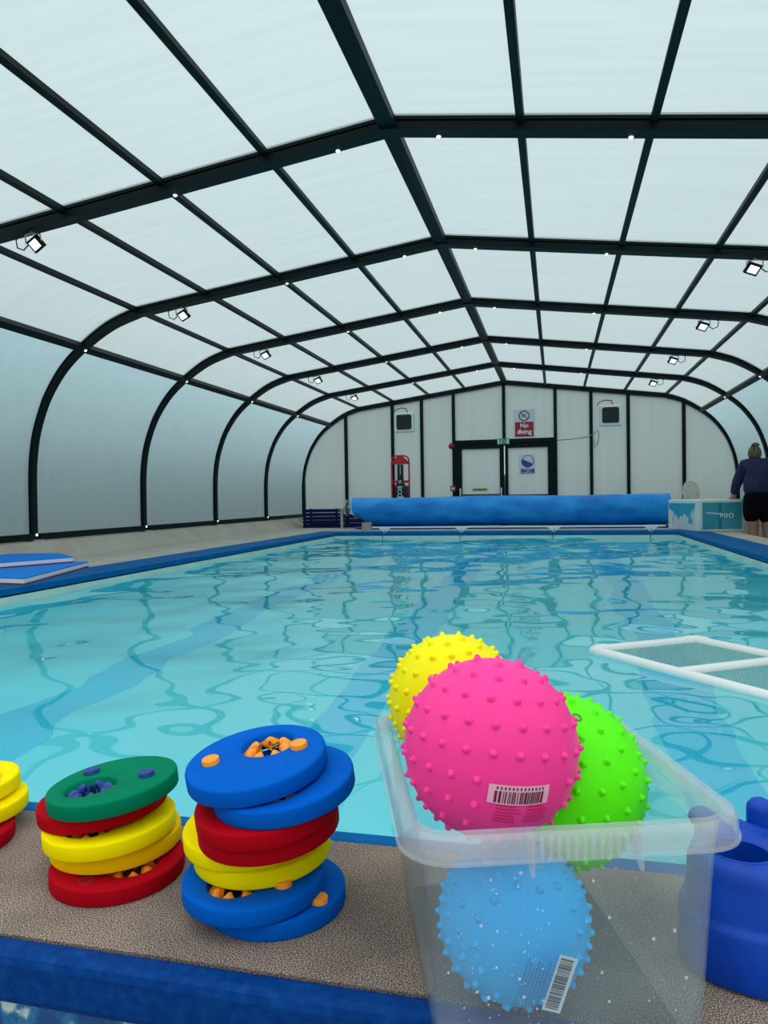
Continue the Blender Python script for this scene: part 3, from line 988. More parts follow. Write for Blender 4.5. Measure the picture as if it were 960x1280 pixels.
def blue_quad(mb, cx, cz, a, x0, x1, y0, y1, lift=0.0):
    pts = []
    for (x, y) in ((x0, y0), (x1, y0), (x1, y1), (x0, y1)):
        p = blue_surface(cx + x * math.cos(a) - y * math.sin(a), cz + x * math.sin(a) + y * math.cos(a))
        pts.append((p[0] - TEY[0] * lift, p[1] - TEY[1] * lift, p[2]))
    mb.add(pts, [(0, 1, 2, 3)])


lb = MB(); ba = math.radians(72); bcx, bcz = 0.020, -0.010
blue_quad(lb, bcx, bcz, ba, -0.029, 0.029, -0.0095, 0.0095)
lab = lb.build('barcode_label', mat('blue_barcode_paper', (0.62, 0.72, 0.78), 0.5), bl)
bars = MB(); x = -0.026; r5 = random.Random(9)
while x < 0.026:
    bw = r5.choice((0.0006, 0.001, 0.0017)); blue_quad(bars, bcx, bcz, ba, x, x + bw, -0.006, 0.0075, 0.0003); x += bw + r5.choice((0.0006, 0.001))
bars.build('barcode_bars', mat('blue_barcode_ink', (0.01, 0.02, 0.04), 0.6), lab)
tx = MB()
for row in range(7):
    xx = -0.026
    while xx < 0.022 - 0.004 * (row % 3):
        ww = 0.0014 + 0.002 * rng.rand()
        blue_quad(tx, bcx - 0.026, bcz + 0.004, ba, xx, xx + ww, 0.011 - row * 0.0036, 0.0124 - row * 0.0036, 0.0002); xx += ww + 0.0008
tx.build('small_print', mat('dark_blue_print', (0.0, 0.15, 0.36), 0.5), bl)

# ------------------------------------------------------------------ blue plastic caddy at the right
CADM = noisy('blue_moulded_plastic', [(0.0, 0.040, 0.34), (0.0, 0.055, 0.44)], 18, 4, 0.4, bump=0.05, bscale=300, spec=0.25)
cad = tag(empty('toy_caddy', (0.213, 0.915, 0), math.radians(-20)), 'blue moulded plastic caddy with oval opening and tube handles', 'caddy')
cad.scale = (1, 1, 0.87)


def oval(a, b_, z, n=40, p=2.5, cx=0, cy=0):
    o_ = []
    for k in range(n):
        w = 2 * math.pi * k / n
        cs, sn = math.cos(w), math.sin(w)
        o_.append((cx + a * math.copysign(abs(cs) ** (2 / p), cs), cy + b_ * math.copysign(abs(sn) ** (2 / p), sn), z))
    return o_


b = MB()
L1 = [oval(0.066, 0.068, 0.0), oval(0.072, 0.074, 0.004), oval(0.074, 0.076, 0.012), oval(0.073, 0.075, 0.072), oval(0.0715, 0.0735, 0.077), oval(0.068, 0.070, 0.080), oval(0.0665, 0.0685, 0.085),
      oval(0.063, 0.065, 0.135), oval(0.060, 0.062, 0.146), oval(0.054, 0.056, 0.152), oval(0.036, 0.030, 0.1535, p=2.0, cx=-0.006, cy=-0.014), oval(0.034, 0.028, 0.152, p=2.0, cx=-0.006, cy=-0.014),
      oval(0.032, 0.026, 0.10, p=2.0, cx=-0.006, cy=-0.014), oval(0.028, 0.022, 0.03, p=2.0, cx=-0.006, cy=-0.014)]
b.loft(L1, True, True)
cb = b.build('caddy_body', CADM, cad)
lip = MB(); lip.tube(oval(0.035, 0.029, 0.153, p=2.0, cx=-0.006, cy=-0.014), 0.0018, 6, closed=True); lip.build('opening_lip', CADM, cb)


def cap_tube(mb, pts, r):
    P = [Vector(p) for p in pts]
    d0 = (P[0] - P[1]).normalized(); d1 = (P[-1] - P[-2]).normalized()
    pp = [P[0] + d0 * r * 0.95, P[0] + d0 * r * 0.75, P[0] + d0 * r * 0.4] + P + [P[-1] + d1 * r * 0.4, P[-1] + d1 * r * 0.75, P[-1] + d1 * r * 0.95]
    rr = [r * 0.3, r * 0.66, r * 0.92] + [r] * len(P) + [r * 0.92, r * 0.66, r * 0.3]
    mb.tube(pp, rr, 16)


b = MB(); cap_tube(b, [(-0.065, 0.095, 0.135), (0.09, 0.035, 0.135)], 0.0165); b.build('handle_tube', CADM, cad)
b = MB(); cap_tube(b, [(0.005, 0.098, 0.017), (0.005, 0.098, 0.165)], 0.0165); b.build('handle_post', CADM, cad)
b = MB(); cap_tube(b, [(-0.058, 0.092, 0.017), (-0.058, 0.092, 0.130)], 0.0155); b.build('handle_post', CADM, cad)

# ------------------------------------------------------------------ foam mats on the left ledge
MBLUE = mat('blue_foam_sheet', (0.0, 0.24, 0.82), 0.6, spec=0.15); MWHITE = mat('white_foam_core', (0.86, 0.88, 0.88), 0.6); MRED = mat('red_foam_sheet', (0.36, 0.02, 0.03), 0.6)


def foam_mat(poly, z, label):
    c = (sum(p[0] for p in poly) / len(poly), sum(p[1] for p in poly) / len(poly), z)
    root = tag(empty('foam_mat', c), label, 'foam mat', 'layered foam mats on the left ledge')
    for nm, m, z0, z1 in (('red_layer', MRED, 0, 0.010), ('white_core', MWHITE, 0.010, 0.038), ('blue_layer', MBLUE, 0.038, 0.046)):
        b_ = MB(); b_.prism([(p[0] - c[0], p[1] - c[1]) for p in poly], z0, z1); b_.build(nm, m, root)


foam_mat([(-3.50, 4.17), (-3.89, 5.41), (-4.55, 5.32), (-4.45, 4.45), (-3.90, 4.22)], 0.0025, 'lower blue topped foam mat jutting over the pool edge')
foam_mat([(-3.96, 5.30), (-4.42, 5.72), (-4.84, 5.60), (-4.84, 4.50), (-4.32, 4.55)], 0.051, 'upper blue topped foam mat lying on the other mat')

# ------------------------------------------------------------------ floating white frame with net
PVC = mat('white_pvc_pipe', (0.82, 0.82, 0.78), 0.35)
A = np.array((0.142, 3.02)); ea = np.array((0.842, 0.540)); eb = np.array((0.628, -0.778))
fz = WZ + 0.012
frm = tag(empty('floating_frame', (A[0], A[1], fz)), 'white pipe frame with netting floating in the pool', 'pool frame')


def fp(a, b_, z=0.0):
    w = ea * a + eb * b_
    return (w[0], w[1], z)


FW, FLN = 0.515, 1.22
for nm, p0, p1 in (('long_pipe', fp(0, 0), fp(0, FLN)), ('long_pipe', fp(FW, 0), fp(FW, FLN)), ('end_pipe', fp(0, 0), fp(FW, 0)), ('end_pipe', fp(0, FLN), fp(FW, FLN)), ('cross_pipe', fp(0, 0.43), fp(FW, 0.43)), ('cross_pipe', fp(0, 0.83), fp(FW, 0.83))):
    b = MB(); b.tube([p0, p1], 0.019, 12); b.build(nm, PVC, frm)
for a in (0, FW):
    for q_ in (0, FLN):
        b = MB()
        sa = 1 if a == 0 else -1; sq = 1 if q_ == 0 else -1
        b.tube([fp(a + sa * 0.06, q_), fp(a + sa * 0.02, q_), fp(a + sa * 0.004, q_ + sq * 0.004), fp(a, q_ + sq * 0.02), fp(a, q_ + sq * 0.06)], 0.0225, 12)
        b.build('elbow', PVC, frm)
net = MB()
for k in range(1, 34):
    a = FW * k / 34
    net.tube([fp(a, 0.01, -0.004), fp(a, FLN - 0.01, -0.004)], 0.0011, 4, caps=False)
for k in range(1, 80):
    t = FLN * k / 80
    net.tube([fp(0.01, t, -0.003), fp(FW - 0.01, t, -0.003)], 0.0011, 4, caps=False)
o = net.build('netting', mat('grey_green_net', (0.30, 0.42, 0.39), 0.7), frm, autosmooth=False); o['kind'] = 'stuff'

# ------------------------------------------------------------------ pool cover reel at the far end
RY, RZ, RR = 12.6, 0.30, 0.255
COVER = noisy('blue_bubble_cover', [(0.0, 0.15, 0.55), (0.0, 0.26, 0.76), (0.02, 0.36, 0.85)], 2.2, 6, 0.45, bump=0.6, bscale=5.0, stretch=(0.8, 2, 2), pos=(0.32, 0.68), spec=0.3)
reel = tag(empty('cover_reel', (-0.8, RY, 0)), 'rolled blue pool cover on its reel at the far end', 'pool cover')
b = MB(); loops = []
xs_ = [-3.54, -3.52, -3.44, -3.30, -3.12, -2.8, -2.2, -1.4, -0.6, 0.2, 1.0, 1.55, 1.80, 1.82]
for i, x in enumerate(xs_):
    loop = []
    for k in range(36):
        w = 2 * math.pi * k / 36
        r = RR + 0.008 * math.sin(3 * w + i * 1.3) + 0.006 * math.sin(7 * w + i * 2.1)
        zc = RZ
        dz = math.sin(w)
        lift = 0.0
        if x < -3.2 and dz < 0: lift = (-dz) * 0.16 * min(1, (-3.2 - x) / 0.3)
        if i in (0, len(xs_) - 1): r *= 0.93
        loop.append((x + 0.8 + (0.06 * -dz if i < 3 else 0), r * math.cos(w), zc + r * dz + lift))
    loops.append(loop)
b.loft(loops, True, True); rl = b.build('rolled_cover', COVER, reel)
edge = MB(); edge.tube([(p[0] - 0.004, p[1] * 1.01, p[2]) for p in loops[1]], 0.012, 6, closed=True); edge.build('cover_hem', mat('pale_cover_hem', (0.35, 0.62, 0.75), 0.5), rl)
flap = MB(); flap.box(-2.65, 2.57, -0.30, -0.12, 0.012, 0.05); flap.build('cover_flap', mat('deep_blue_cover', (0.0, 0.10, 0.42), 0.5), rl, bevel=0.01)
b = MB(); b.tube([(-2.99, 0, 0.36), (2.75, 0, 0.36)], 0.035, 12); b.build('axle', STEEL, reel)
b = MB(); b.lathe([(0.05, -2.90), (0.15, -2.895), (0.152, -2.885), (0.15, -2.875), (0.05, -2.86), (0.045, -2.82)], 28, 'X', (0, 0, 0.385)); b.build('hand_wheel', mat('dull_bronze_wheel', (0.42, 0.41, 0.36), 0.35, metal=0.6), reel)
for x in (-2.985, 2.70):
    b = MB(); b.box(x - 0.022, x + 0.022, -0.022, 0.022, 0.012, 0.385); b.build('stand_post', mat('grey_painted_steel', (0.42, 0.43, 0.43), 0.45), reel, bevel=0.004)
    b = MB(); b.box(x - 0.14, x + 0.06, -0.10, 0.10, 0.001, 0.014); b.build('stand_foot', mat('pale_steel_plate', (0.6, 0.58, 0.52), 0.5), reel)
b = MB(); b.box(-3.03, -2.94, -0.05, 0.05, 0.375, 0.40); b.build('bearing_cap', WHITE, reel, bevel=0.005)

rail = tag(empty('leading_rail', (-0.66, 11.22, 0)), 'white rail on small brackets along the far pool edge', 'rail')
b = MB(); b.box(-2.21, 2.22, -0.014, 0.014, 0.068, 0.094); b.build('rail_bar', WHITE, rail, bevel=0.006)
for x in (-2.00, -0.77, 0.63, 2.02):
    b = MB()
    poly = [(-0.10, 0.072), (0.10, 0.072), (0.045, 0.03), (0.02, 0.002), (-0.02, 0.002), (-0.045, 0.03)]
    b.loft([[(x + p[0], yy, p[1]) for p in poly] for yy in (-0.022, -0.012)], True, True, False)
    b.build('rail_bracket', WHITE, rail)
    b = MB(); b.tube([(x, -0.025, 0.035), (x + 0.01, -0.06, 0.012), (x + 0.015, -0.078, 0.003), (x + 0.005, -0.088, -0.03), (x - 0.03, -0.09, -0.082)], 0.007, 6)
    b.build('strap', mat('grey_strap', (0.10, 0.16, 0.18), 0.6), rail)
blk = tag(empty('concrete_block', (-3.17, 12.02, 0)), 'small grey block under the left end of the rolled cover', 'block')
b = MB(); b.box(-0.075, 0.075, -0.06, 0.06, 0.001, 0.135); b.build('block_body', noisy('pinkish_block', [(0.33, 0.29, 0.27), (0.45, 0.41, 0.38)], 20, 4, 0.85), blk, bevel=0.008)

# navy slatted crates in the far left corner
CRM = mat('navy_crate_plastic', (0.002, 0.004, 0.085), 0.4, spec=0.2)
for (cx, w, nlev, lab) in ((-4.38, 0.70, 5, 'navy slatted plastic crate stack in the far left corner'), (-3.66, 0.66, 3, 'lower navy slatted crate behind the reel stand')):
    cr = tag(empty('slatted_crate', (cx, 13.35, 0)), lab, 'crate', 'navy crates in the far corner')
    hgt = 0.365 if nlev == 5 else 0.26
    for k in range(nlev):
        z0 = 0.005 + k * hgt / nlev
        b = MB(); zz = z0 + hgt / nlev * 0.78
        b.box(-w / 2, w / 2, -0.22, -0.205, z0, zz); b.box(-w / 2, w / 2, 0.205, 0.22, z0, zz); b.box(-w / 2, -w / 2 + 0.015, -0.205, 0.205, z0, zz); b.box(w / 2 - 0.015, w / 2, -0.205, 0.205, z0, zz)
        b.box(-w / 2 + 0.015, w / 2 - 0.015, -0.205, 0.205, z0, z0 + 0.012)
        b.build('slat_band', CRM, cr)
    for sx in (-1, 1):
        for sy in (-1, 1):
            b = MB(); b.box(sx * (w / 2 - 0.03) - 0.02, sx * (w / 2 - 0.03) + 0.02, sy * 0.185 - 0.017, sy * 0.185 + 0.017, 0.001, hgt); b.build('corner_post', CRM, cr)

# ------------------------------------------------------------------ printed box on the right ledge
BOXA = math.radians(14)
bx = tag(empty('printed_box', (1.965, 10.97, 0), BOXA), 'white and teal printed box on the far right of the ledge', 'box')
BW, BL_, BH = 0.66, 1.06, 0.455
BWHITE = mat('cream_white_vinyl', (0.80, 0.86, 0.79), 0.45)


def splash_material():
    m = mat('teal_splash_print', (0.70, 0.80, 0.74), 0.45)
    N, L, b_ = nodes(m)
    tc = N.new('ShaderNodeTexCoord'); sp = N.new('ShaderNodeSeparateXYZ'); L.new(tc.outputs['Object'], sp.inputs[0])
    no = N.new('ShaderNodeTexNoise'); no.inputs['Scale'].default_value = 5.5; no.inputs['Detail'].default_value = 5
    L.new(tc.outputs['Object'], no.inputs['Vector'])
    ma = N.new('ShaderNodeMath'); ma.operation = 'MULTIPLY_ADD'; ma.inputs[1].default_value = 0.85; L.new(no.outputs['Fac'], ma.inputs[0]); L.new(sp.outputs['Z'], ma.inputs[2])
    r = N.new('ShaderNodeValToRGB'); e = r.color_ramp.elements
    e[0].position = 0.62; e[0].color = (0.70, 0.82, 0.74, 1); e[1].position = 0.70; e[1].color = (0.02, 0.40, 0.55, 1)
    k = e.new(0.86); k.color = (0.05, 0.42, 0.56, 1)
    L.new(ma.outputs[0], r.inputs[0]); L.new(r.outputs[0], b_.inputs['Base Color'])
    return m


b = MB(); b.box(0, BW, 0, BL_, 0.002, BH); b.build('box_body', BWHITE, bx, bevel=0.012)
b = MB(); b.box(-0.003, 0.0005, 0.10, BL_ - 0.03, 0.03, BH - 0.05); b.build('splash_panel', splash_material(), bx)
TEALP = noisy('teal_panel_print', [(0.035, 0.33, 0.42), (0.06, 0.40, 0.49)], 3, 3, 0.4)
fp_ = MB(); fp_.box(0.055, BW - 0.045, -0.003, 0.0005, 0.035, BH - 0.04); fpo = fp_.build('teal_panel', TEALP, bx)
s_ = MB(); s_.box(0.285, 0.325, -0.0045, -0.003, 0.04, BH - 0.045); s_.build('dark_fold', mat('dark_teal_fold', (0.01, 0.21, 0.28), 0.4), fpo)
PRW = mat('white_print', (0.78, 0.84, 0.85), 0.5)
s_ = MB()
for k in range(9):
    s_.box(0.115 + k * 0.023, 0.115 + k * 0.023 + 0.019, -0.0062, -0.005, 0.262 - 0.002 * k, 0.280 - 0.002 * k)
s_.build('brand_line', PRW, fpo)
me_ = text_mesh('PIIO', 0.095, 0.003, 0.0005, spacing=1.2)
link('logo_lettering', me_, PRW, fpo, (0.40, -0.0062, 0.222), (math.pi / 2, 0, 0))

# pale chair whose rounded back shows above the box
CHM = noisy('pale_beige_chair_plastic', [(0.60, 0.57, 0.50), (0.72, 0.69, 0.61)], 12, 4, 0.6)
ch = tag(empty('plastic_chair', (2.22, 12.95, 0.001), math.radians(15)), 'small pale chair with a rounded back behind the printed box', 'chair')
ch.scale = (0.66, 0.66, 0.66)
Rm = []
bk = MB(); loops = []
for yy, dd in ((0.0, 0.0), (0.022, 0.0)):
    pts = []
    for k in range(25):
        w = math.pi * k / 24
        pts.append((0.20 * math.cos(w) * (1.0), yy + 0.10 * (0.25 + 0.75 * math.sin(w)), 0.80 + 0.33 * math.sin(w) ** 0.8))
    pts += [(-0.22, yy, 0.45), (0.22, yy, 0.45)]
    loops.append(pts)
bk.loft(loops, True, True, False); bk.build('backrest', CHM, ch)
b = MB(); b.tube([(0.21 * math.cos(math.pi * k / 24), 0.10 * (0.25 + 0.75 * math.sin(math.pi * k / 24)) + 0.01, 0.80 + 0.34 * math.sin(math.pi * k / 24) ** 0.8) for k in range(25)], 0.016, 8); b.build('back_rim', mat('pale_chair_rim', (0.62, 0.62, 0.57), 0.5), ch)
b = MB(); b.box(-0.24, 0.24, -0.44, 0.03, 0.42, 0.455); b.build('seat', CHM, ch, bevel=0.012)
for sx in (-1, 1):
    b = MB(); b.tube([(sx * 0.24, 0.0, 0.66), (sx * 0.26, -0.15, 0.66), (sx * 0.26, -0.38, 0.64), (sx * 0.24, -0.41, 0.44)], 0.018, 8); b.build('armrest', CHM, ch)
    for yy in (-0.40, 0.0):
        b = MB(); b.tube([(sx * 0.21, yy, 0.43), (sx * 0.24, yy, 0.001)], 0.02, 8); b.build('leg', CHM, ch)

# ------------------------------------------------------------------ things on the far wall
GREYM = mat('light_grey_metal', (0.78, 0.82, 0.83), 0.45)


def heater(x, z, lab):
    h = tag(empty('wall_heater', (x, YW - 0.03, z)), lab, 'heater', 'square heaters on the far wall')
    b_ = MB(); b_.box(-0.205, 0.205, -0.13, -0.002, -0.205, 0.205); b_.build('casing', GREYM, h, bevel=0.03)
    b_ = MB(); b_.loft([rrect(-0.155, 0.155, -0.15, 0.15, 0.04, 0.0), rrect(-0.15, 0.15, -0.145, 0.145, 0.04, 0.012)], True, True, False)
    b_.build('grille_plate', BLACK, h, (0, -0.131, 0.005), (math.pi / 2, 0, 0))
    for k in range(9):
        b_ = MB(); zz = -0.125 + k * 0.031; b_.box(-0.14, 0.14, -0.150, -0.144, zz - 0.006, zz + 0.006); b_.build('grille_slat', mat('charcoal_slat', (0.02, 0.025, 0.027), 0.5), h)
    b_ = MB(); b_.tube([(-0.24, -0.01, 0.215), (-0.19, -0.015, 0.275), (-0.08, -0.02, 0.305), (0.02, -0.02, 0.29), (0.06, -0.02, 0.20)], 0.010, 6); b_.build('power_cable', BLACK, h)


heater(-2.965, 2.075, 'square grey heater on the far wall above the red rescue board')
heater(1.03, 2.05, 'square white heater on the far wall right of the signs')

cbl = MB(); cbl.tube([(0.04, YW - 0.04, 1.62), (0.35, YW - 0.04, 1.635), (0.62, YW - 0.045, 1.665), (0.74, YW - 0.05, 1.73), (0.80, YW - 0.05, 1.80), (0.825, YW - 0.05, 1.66), (0.79, YW - 0.05, 1.52), (0.74, YW - 0.05, 1.45), (0.73, YW - 0.05, 1.62)], 0.009, 6)
tag(cbl.build('wall_cable', mat('grey_cable', (0.22, 0.24, 0.24), 0.6)), 'grey cable strung from the door frame to the right heater', 'cable')

SIGNW = mat('sign_white', (0.66, 0.73, 0.74), 0.4); SIGNR = mat('sign_red', (0.40, 0.008, 0.03), 0.4); SIGNB = mat('sign_blue', (0.005, 0.07, 0.33), 0.4); SIGNK = mat('sign_dark_ring', (0.14, 0.03, 0.04), 0.4)
sg = tag(empty('no_diving_sign', (-0.583, YW - 0.035, 1.685)), 'white and red No diving sign above the right door leaf', 'sign')
b = MB(); b.box(-0.208, 0.208, -0.006, 0.0, 0.002, 0.56); b.build('sign_plate', SIGNW, sg)
b = MB(); b.box(-0.180, 0.180, -0.008, -0.006, 0.025, 0.315); rp = b.build('red_panel', SIGNR, sg)
link('lettering', text_mesh('No\ndiving', 0.122, 0.004, 0.0005), mat('sign_letter_white', (0.85, 0.85, 0.85), 0.5), rp, (0, -0.0092, 0.180), (math.pi / 2, 0, 0))
b = MB(); b.tube([(0.095 * math.cos(2 * math.pi * k / 32), -0.008, 0.435 + 0.095 * math.sin(2 * math.pi * k / 32)) for k in range(32)], 0.010, 6, closed=True); b.build('prohibition_ring', SIGNK, sg)
b = MB(); b.tube([(-0.07, -0.009, 0.505), (0.07, -0.009, 0.365)], 0.008, 6); b.build('prohibition_bar', SIGNK, sg)
b = MB(); b.tube([(-0.05, -0.007, 0.40), (0.0, -0.007, 0.44), (0.05, -0.007, 0.475)], [0.004, 0.009, 0.004], 6); b.tube([(0.0, -0.007, 0.44), (-0.045, -0.007, 0.455)], 0.005, 6)
b.build('diver_pictogram', SIGNK, sg)

sg = tag(empty('pool_depth_sign', (-0.537, YW - 0.032, 0.97)), 'blue and white round pictogram sign on the right door leaf', 'sign')
b = MB(); b.box(-0.157, 0.157, -0.006, 0.0, 0.0, 0.395); b.build('sign_plate', SIGNW, sg)
b = MB(); b.lathe([(0.122, -0.008), (0.122, -0.006)], 40, 'Y', (0.012, 0, 0.258)); b.build('blue_disc', SIGNB, sg)
b = MB(); pts = [(0.105 * math.cos(a), 0.105 * math.sin(a)) for a in [math.radians(-28 + 186 * k / 24) for k in range(25)]]
b.loft([[(0.012 + p[0], yy, 0.262 + p[1]) for p in pts] for yy in (-0.0095, -0.008)], True, True, False); b.build('white_wave', SIGNW, sg)
b = MB(); b.box(-0.118, 0.138, -0.008, -0.006, 0.02, 0.115); bp_ = b.build('blue_panel', SIGNB, sg)
b = MB()
for row, (w0, w1) in enumerate(((-0.085, 0.105), (-0.02, 0.055), (-0.09, 0.115))):
    x = w0
    while x < w1:
        ww = 0.008 + 0.010 * rng.rand(); b.box(x, min(x + ww, w1), -0.0095, -0.008, 0.088 - row * 0.027, 0.101 - row * 0.027); x += ww + 0.004
b.build('small_print', SIGNW, bp_)

ex = tag(empty('exit_sign', (-0.99, YW - 0.042, 1.567)), 'small green exit sign at the centre of the door head', 'sign')
EXG = mat('exit_green', (0.0, 0.24, 0.12), 0.4)
b = MB(); b.box(-0.12, 0.12, -0.03, 0.0, 0, 0.125); b.build('sign_body', EXG, ex, bevel=0.006)
b = MB(); b.box(-0.115, -0.075, -0.0325, -0.03, 0.015, 0.11); b.box(0.06, 0.11, -0.0325, -0.03, 0.015, 0.11); b.build('white_door', SIGNW, ex)
b = MB(); b.tube([(-0.045, -0.032, 0.05), (-0.03, -0.032, 0.085)], 0.011, 6); b.tube([(-0.045, -0.032, 0.05), (-0.065, -0.032, 0.02)], 0.007, 6); b.tube([(-0.045, -0.032, 0.05), (-0.02, -0.032, 0.035), (-0.025, -0.032, 0.015)], 0.007, 6); b.lathe([(0.010, -0.034), (0.010, -0.030)], 10, 'Y', (-0.02, 0, 0.103))
b.build('running_figure', SIGNW, ex)
b = MB(); b.box(0.0, 0.04, -0.0325, -0.03, 0.052, 0.068); b.build('arrow_mark', SIGNW, ex)

al = tag(empty('alarm_sounder', (-2.02, YW - 0.032, 1.57)), 'round red alarm sounder at the top left of the door frame', 'alarm')
b = MB(); b.lathe([(0.062, 0.0), (0.062, -0.03), (0.05, -0.05), (0.02, -0.065)], 24, 'Y'); b.build('sounder_body', mat('alarm_red', (0.33, 0.008, 0.015), 0.4), al)
b = MB(); b.lathe([(0.018, -0.062), (0.016, -0.075), (0.004, -0.078)], 16, 'Y'); b.build('sounder_lens', mat('alarm_dark_red', (0.12, 0.004, 0.006), 0.3), al)
cp = tag(empty('fire_call_point', (-2.0, YW - 0.032, 0.665)), 'small red fire call point beside the push bar', 'call point')
b = MB(); b.box(-0.055, 0.055, -0.05, 0, 0, 0.11); b.build('call_box', mat('call_point_red', (0.26, 0.02, 0.02), 0.45), cp, bevel=0.006)
b = MB(); b.box(-0.035, 0.035, -0.053, -0.05, 0.03, 0.08); b.build('call_glass', mat('call_point_white', (0.6, 0.55, 0.52), 0.4), cp)

# rescue board
RED = mat('rescue_red', (0.55, 0.006, 0.014), 0.4)
rb = tag(empty('rescue_board', (-3.07, YW - 0.06, 0.25)), 'red and black rescue board hung on the far wall', 'rescue board')
b = MB()
b.tube([(-0.18, -0.02, 0.0), (-0.18, -0.02, 1.02), (-0.165, -0.02, 1.11), (-0.10, -0.02, 1.155), (0.10, -0.02, 1.155), (0.165, -0.02, 1.11), (0.18, -0.02, 1.02), (0.18, -0.02, 0.0)], 0.017, 8); b.build('board_rim', RED, rb)
b = MB(); poly = [(-0.17, 0.985), (0.17, 0.985), (0.17, 1.03), (0.06, 1.145), (-0.06, 1.145), (-0.17, 1.03)]
b.loft([[(p[0], yy, p[1]) for p in poly] for yy in (-0.035, -0.005)], True, True, False); b.build('head_plate', RED, rb)
b = MB(); b.box(-0.17, 0.17, -0.033, -0.007, 0.60, 0.655); b.build('cross_plate', RED, rb)
b = MB(); b.box(-0.062, 0.062, -0.045, -0.006, 0.60, 0.98); b.build('black_strap', BLACK, rb)
b = MB(); poly = [(-0.115, 0.0), (0.13, 0.0), (0.13, 0.52), (0.075, 0.60), (0.03, 0.64), (-0.03, 0.64), (-0.06, 0.60), (-0.115, 0.52)]
b.loft([[(p[0], yy, p[1]) for p in poly] for yy in (-0.075, -0.035)], True, True, False); bagp = b.build('black_pad', BLACK, rb)
b = MB(); b.box(0.135, 0.165, -0.07, -0.036, 0.0, 0.55); b.build('purple_edge', mat('purple_strap', (0.03, 0.012, 0.14), 0.5), rb)
b = MB(); b.tube([(0.024 * math.cos(2 * math.pi * k / 20), -0.080, 0.625 + 0.024 * math.sin(2 * math.pi * k / 20)) for k in range(20)], 0.009, 6, closed=True); b.build('white_ring', SIGNW, rb)
me_ = text_mesh('ECO', 0.12, 0.004, 0.0005)
link('pad_lettering', me_, SIGNW, bagp, (-0.012, -0.0765, 0.42), (math.pi / 2, math.pi / 2, 0))
b = MB(); b.box(-0.05, 0.075, -0.077, -0.075, 0.528, 0.536); b.build('pad_line', SIGNW, bagp)
b = MB(); b.box(-0.06, 0.075, -0.078, -0.075, 0.30, 0.325); b.build('pad_patch', SIGNW, bagp)
b = MB(); b.box(-0.004, 0.008, -0.047, -0.045, 0.77, 0.95); b.build('strap_print', SIGNW, rb)

# ------------------------------------------------------------------ floodlights under the arches
LAMP = bpy.data.materials.new('led_panel'); LAMP.use_nodes = True
_b = LAMP.node_tree.nodes['Principled BSDF']; _b.inputs['Base Color'].default_value = (0.9, 0.9, 0.9, 1)
_b.inputs['Emission Color'].default_value = (1, 1, 1, 1); _b.inputs['Emission Strength'].default_value = 0.9
LH = MB(); LH.box(-0.055, 0.055, -0.045, 0.045, 0.0, 0.030); LH = LH.mesh('lamp_housing'); LH.materials.append(FRAME)
LL = MB(); LL.box(-0.040, 0.040, -0.030, 0.030, -0.002, 0.001); LL = LL.mesh('lamp_glass'); LL.materials.append(LAMP)
ordn = ['nearest', 'second', 'third', 'fourth', 'fifth']
for a in range(0, 5):
    for s in (-1, 1):
        if a == 0 and s == 1: continue
        x = XR + s * 2.53; y = Y0 + a * DY
        zt = ZR - 2.53 * SL - 0.046
        L0 = tag(empty('floodlight', (x, y, zt)), 'small floodlight hanging under the %s arch on the %s' % (ordn[a], 'left' if s < 0 else 'right'), 'floodlight', 'floodlights under the arches')
        rot = (math.radians(-48), math.radians(14 * s), math.radians(22 * s))
        hd = Vector((-s * 0.01, 0.02, -0.085))
        hs = link('lamp_housing', LH, None, L0, hd, rot)
        link('lamp_glass', LL, None, hs)
        b = MB(); b.tube([(-0.06, 0.02, -0.075), (-0.06, 0.01, -0.02), (0, 0, -0.012), (0.06, 0.01, -0.02), (0.06, 0.02, -0.075)], 0.006, 6); b.tube([(0, 0, 0.002), (0, 0, -0.015)], 0.01, 6); b.build('lamp_bracket', STEEL, L0)
        b = MB(); b.tube([(s * 0.03, 0.03, -0.06), (s * 0.09, 0.03, -0.11), (s * 0.14, 0.03, -0.09), (s * 0.15, 0.03, -0.04), (s * 0.12, 0.02, 0.0)], 0.005, 6); b.build('lamp_cable', BLACK, L0)


# ------------------------------------------------------------------ person
def skin(name, verts, edges_, radii, m, parent, sub=2):
    me_ = bpy.data.meshes.new(name)
    me_.from_pydata(verts, edges_, [])
    o_ = link(name, me_, None, parent)
    md = o_.modifiers.new('skin', 'SKIN'); md.use_smooth_shade = True
    lay = me_.skin_vertices[0] if len(me_.skin_vertices) else None
    if lay is None:
        bm_ = __import__('bmesh').new(); bm_.from_mesh(me_); bm_.verts.layers.skin.verify(); bm_.to_mesh(me_); bm_.free(); lay = me_.skin_vertices[0]
    for i_, r in enumerate(radii):
        lay.data[i_].radius = r if hasattr(r, '__len__') else (r, r)
    lay.data[0].use_root = True
    sb = o_.modifiers.new('sub', 'SUBSURF'); sb.levels = sub; sb.render_levels = sub
    me_.materials.append(m)
    return o_


def realise(o_):
    """turn the skinned skeleton into one plain continuous mesh"""
    dg = bpy.context.evaluated_depsgraph_get()
    me_ = bpy.data.meshes.new_from_object(o_.evaluated_get(dg))
    o_.modifiers.clear(); o_.data = me_
    me_.polygons.foreach_set('use_smooth', [True] * len(me_.polygons))
    return o_


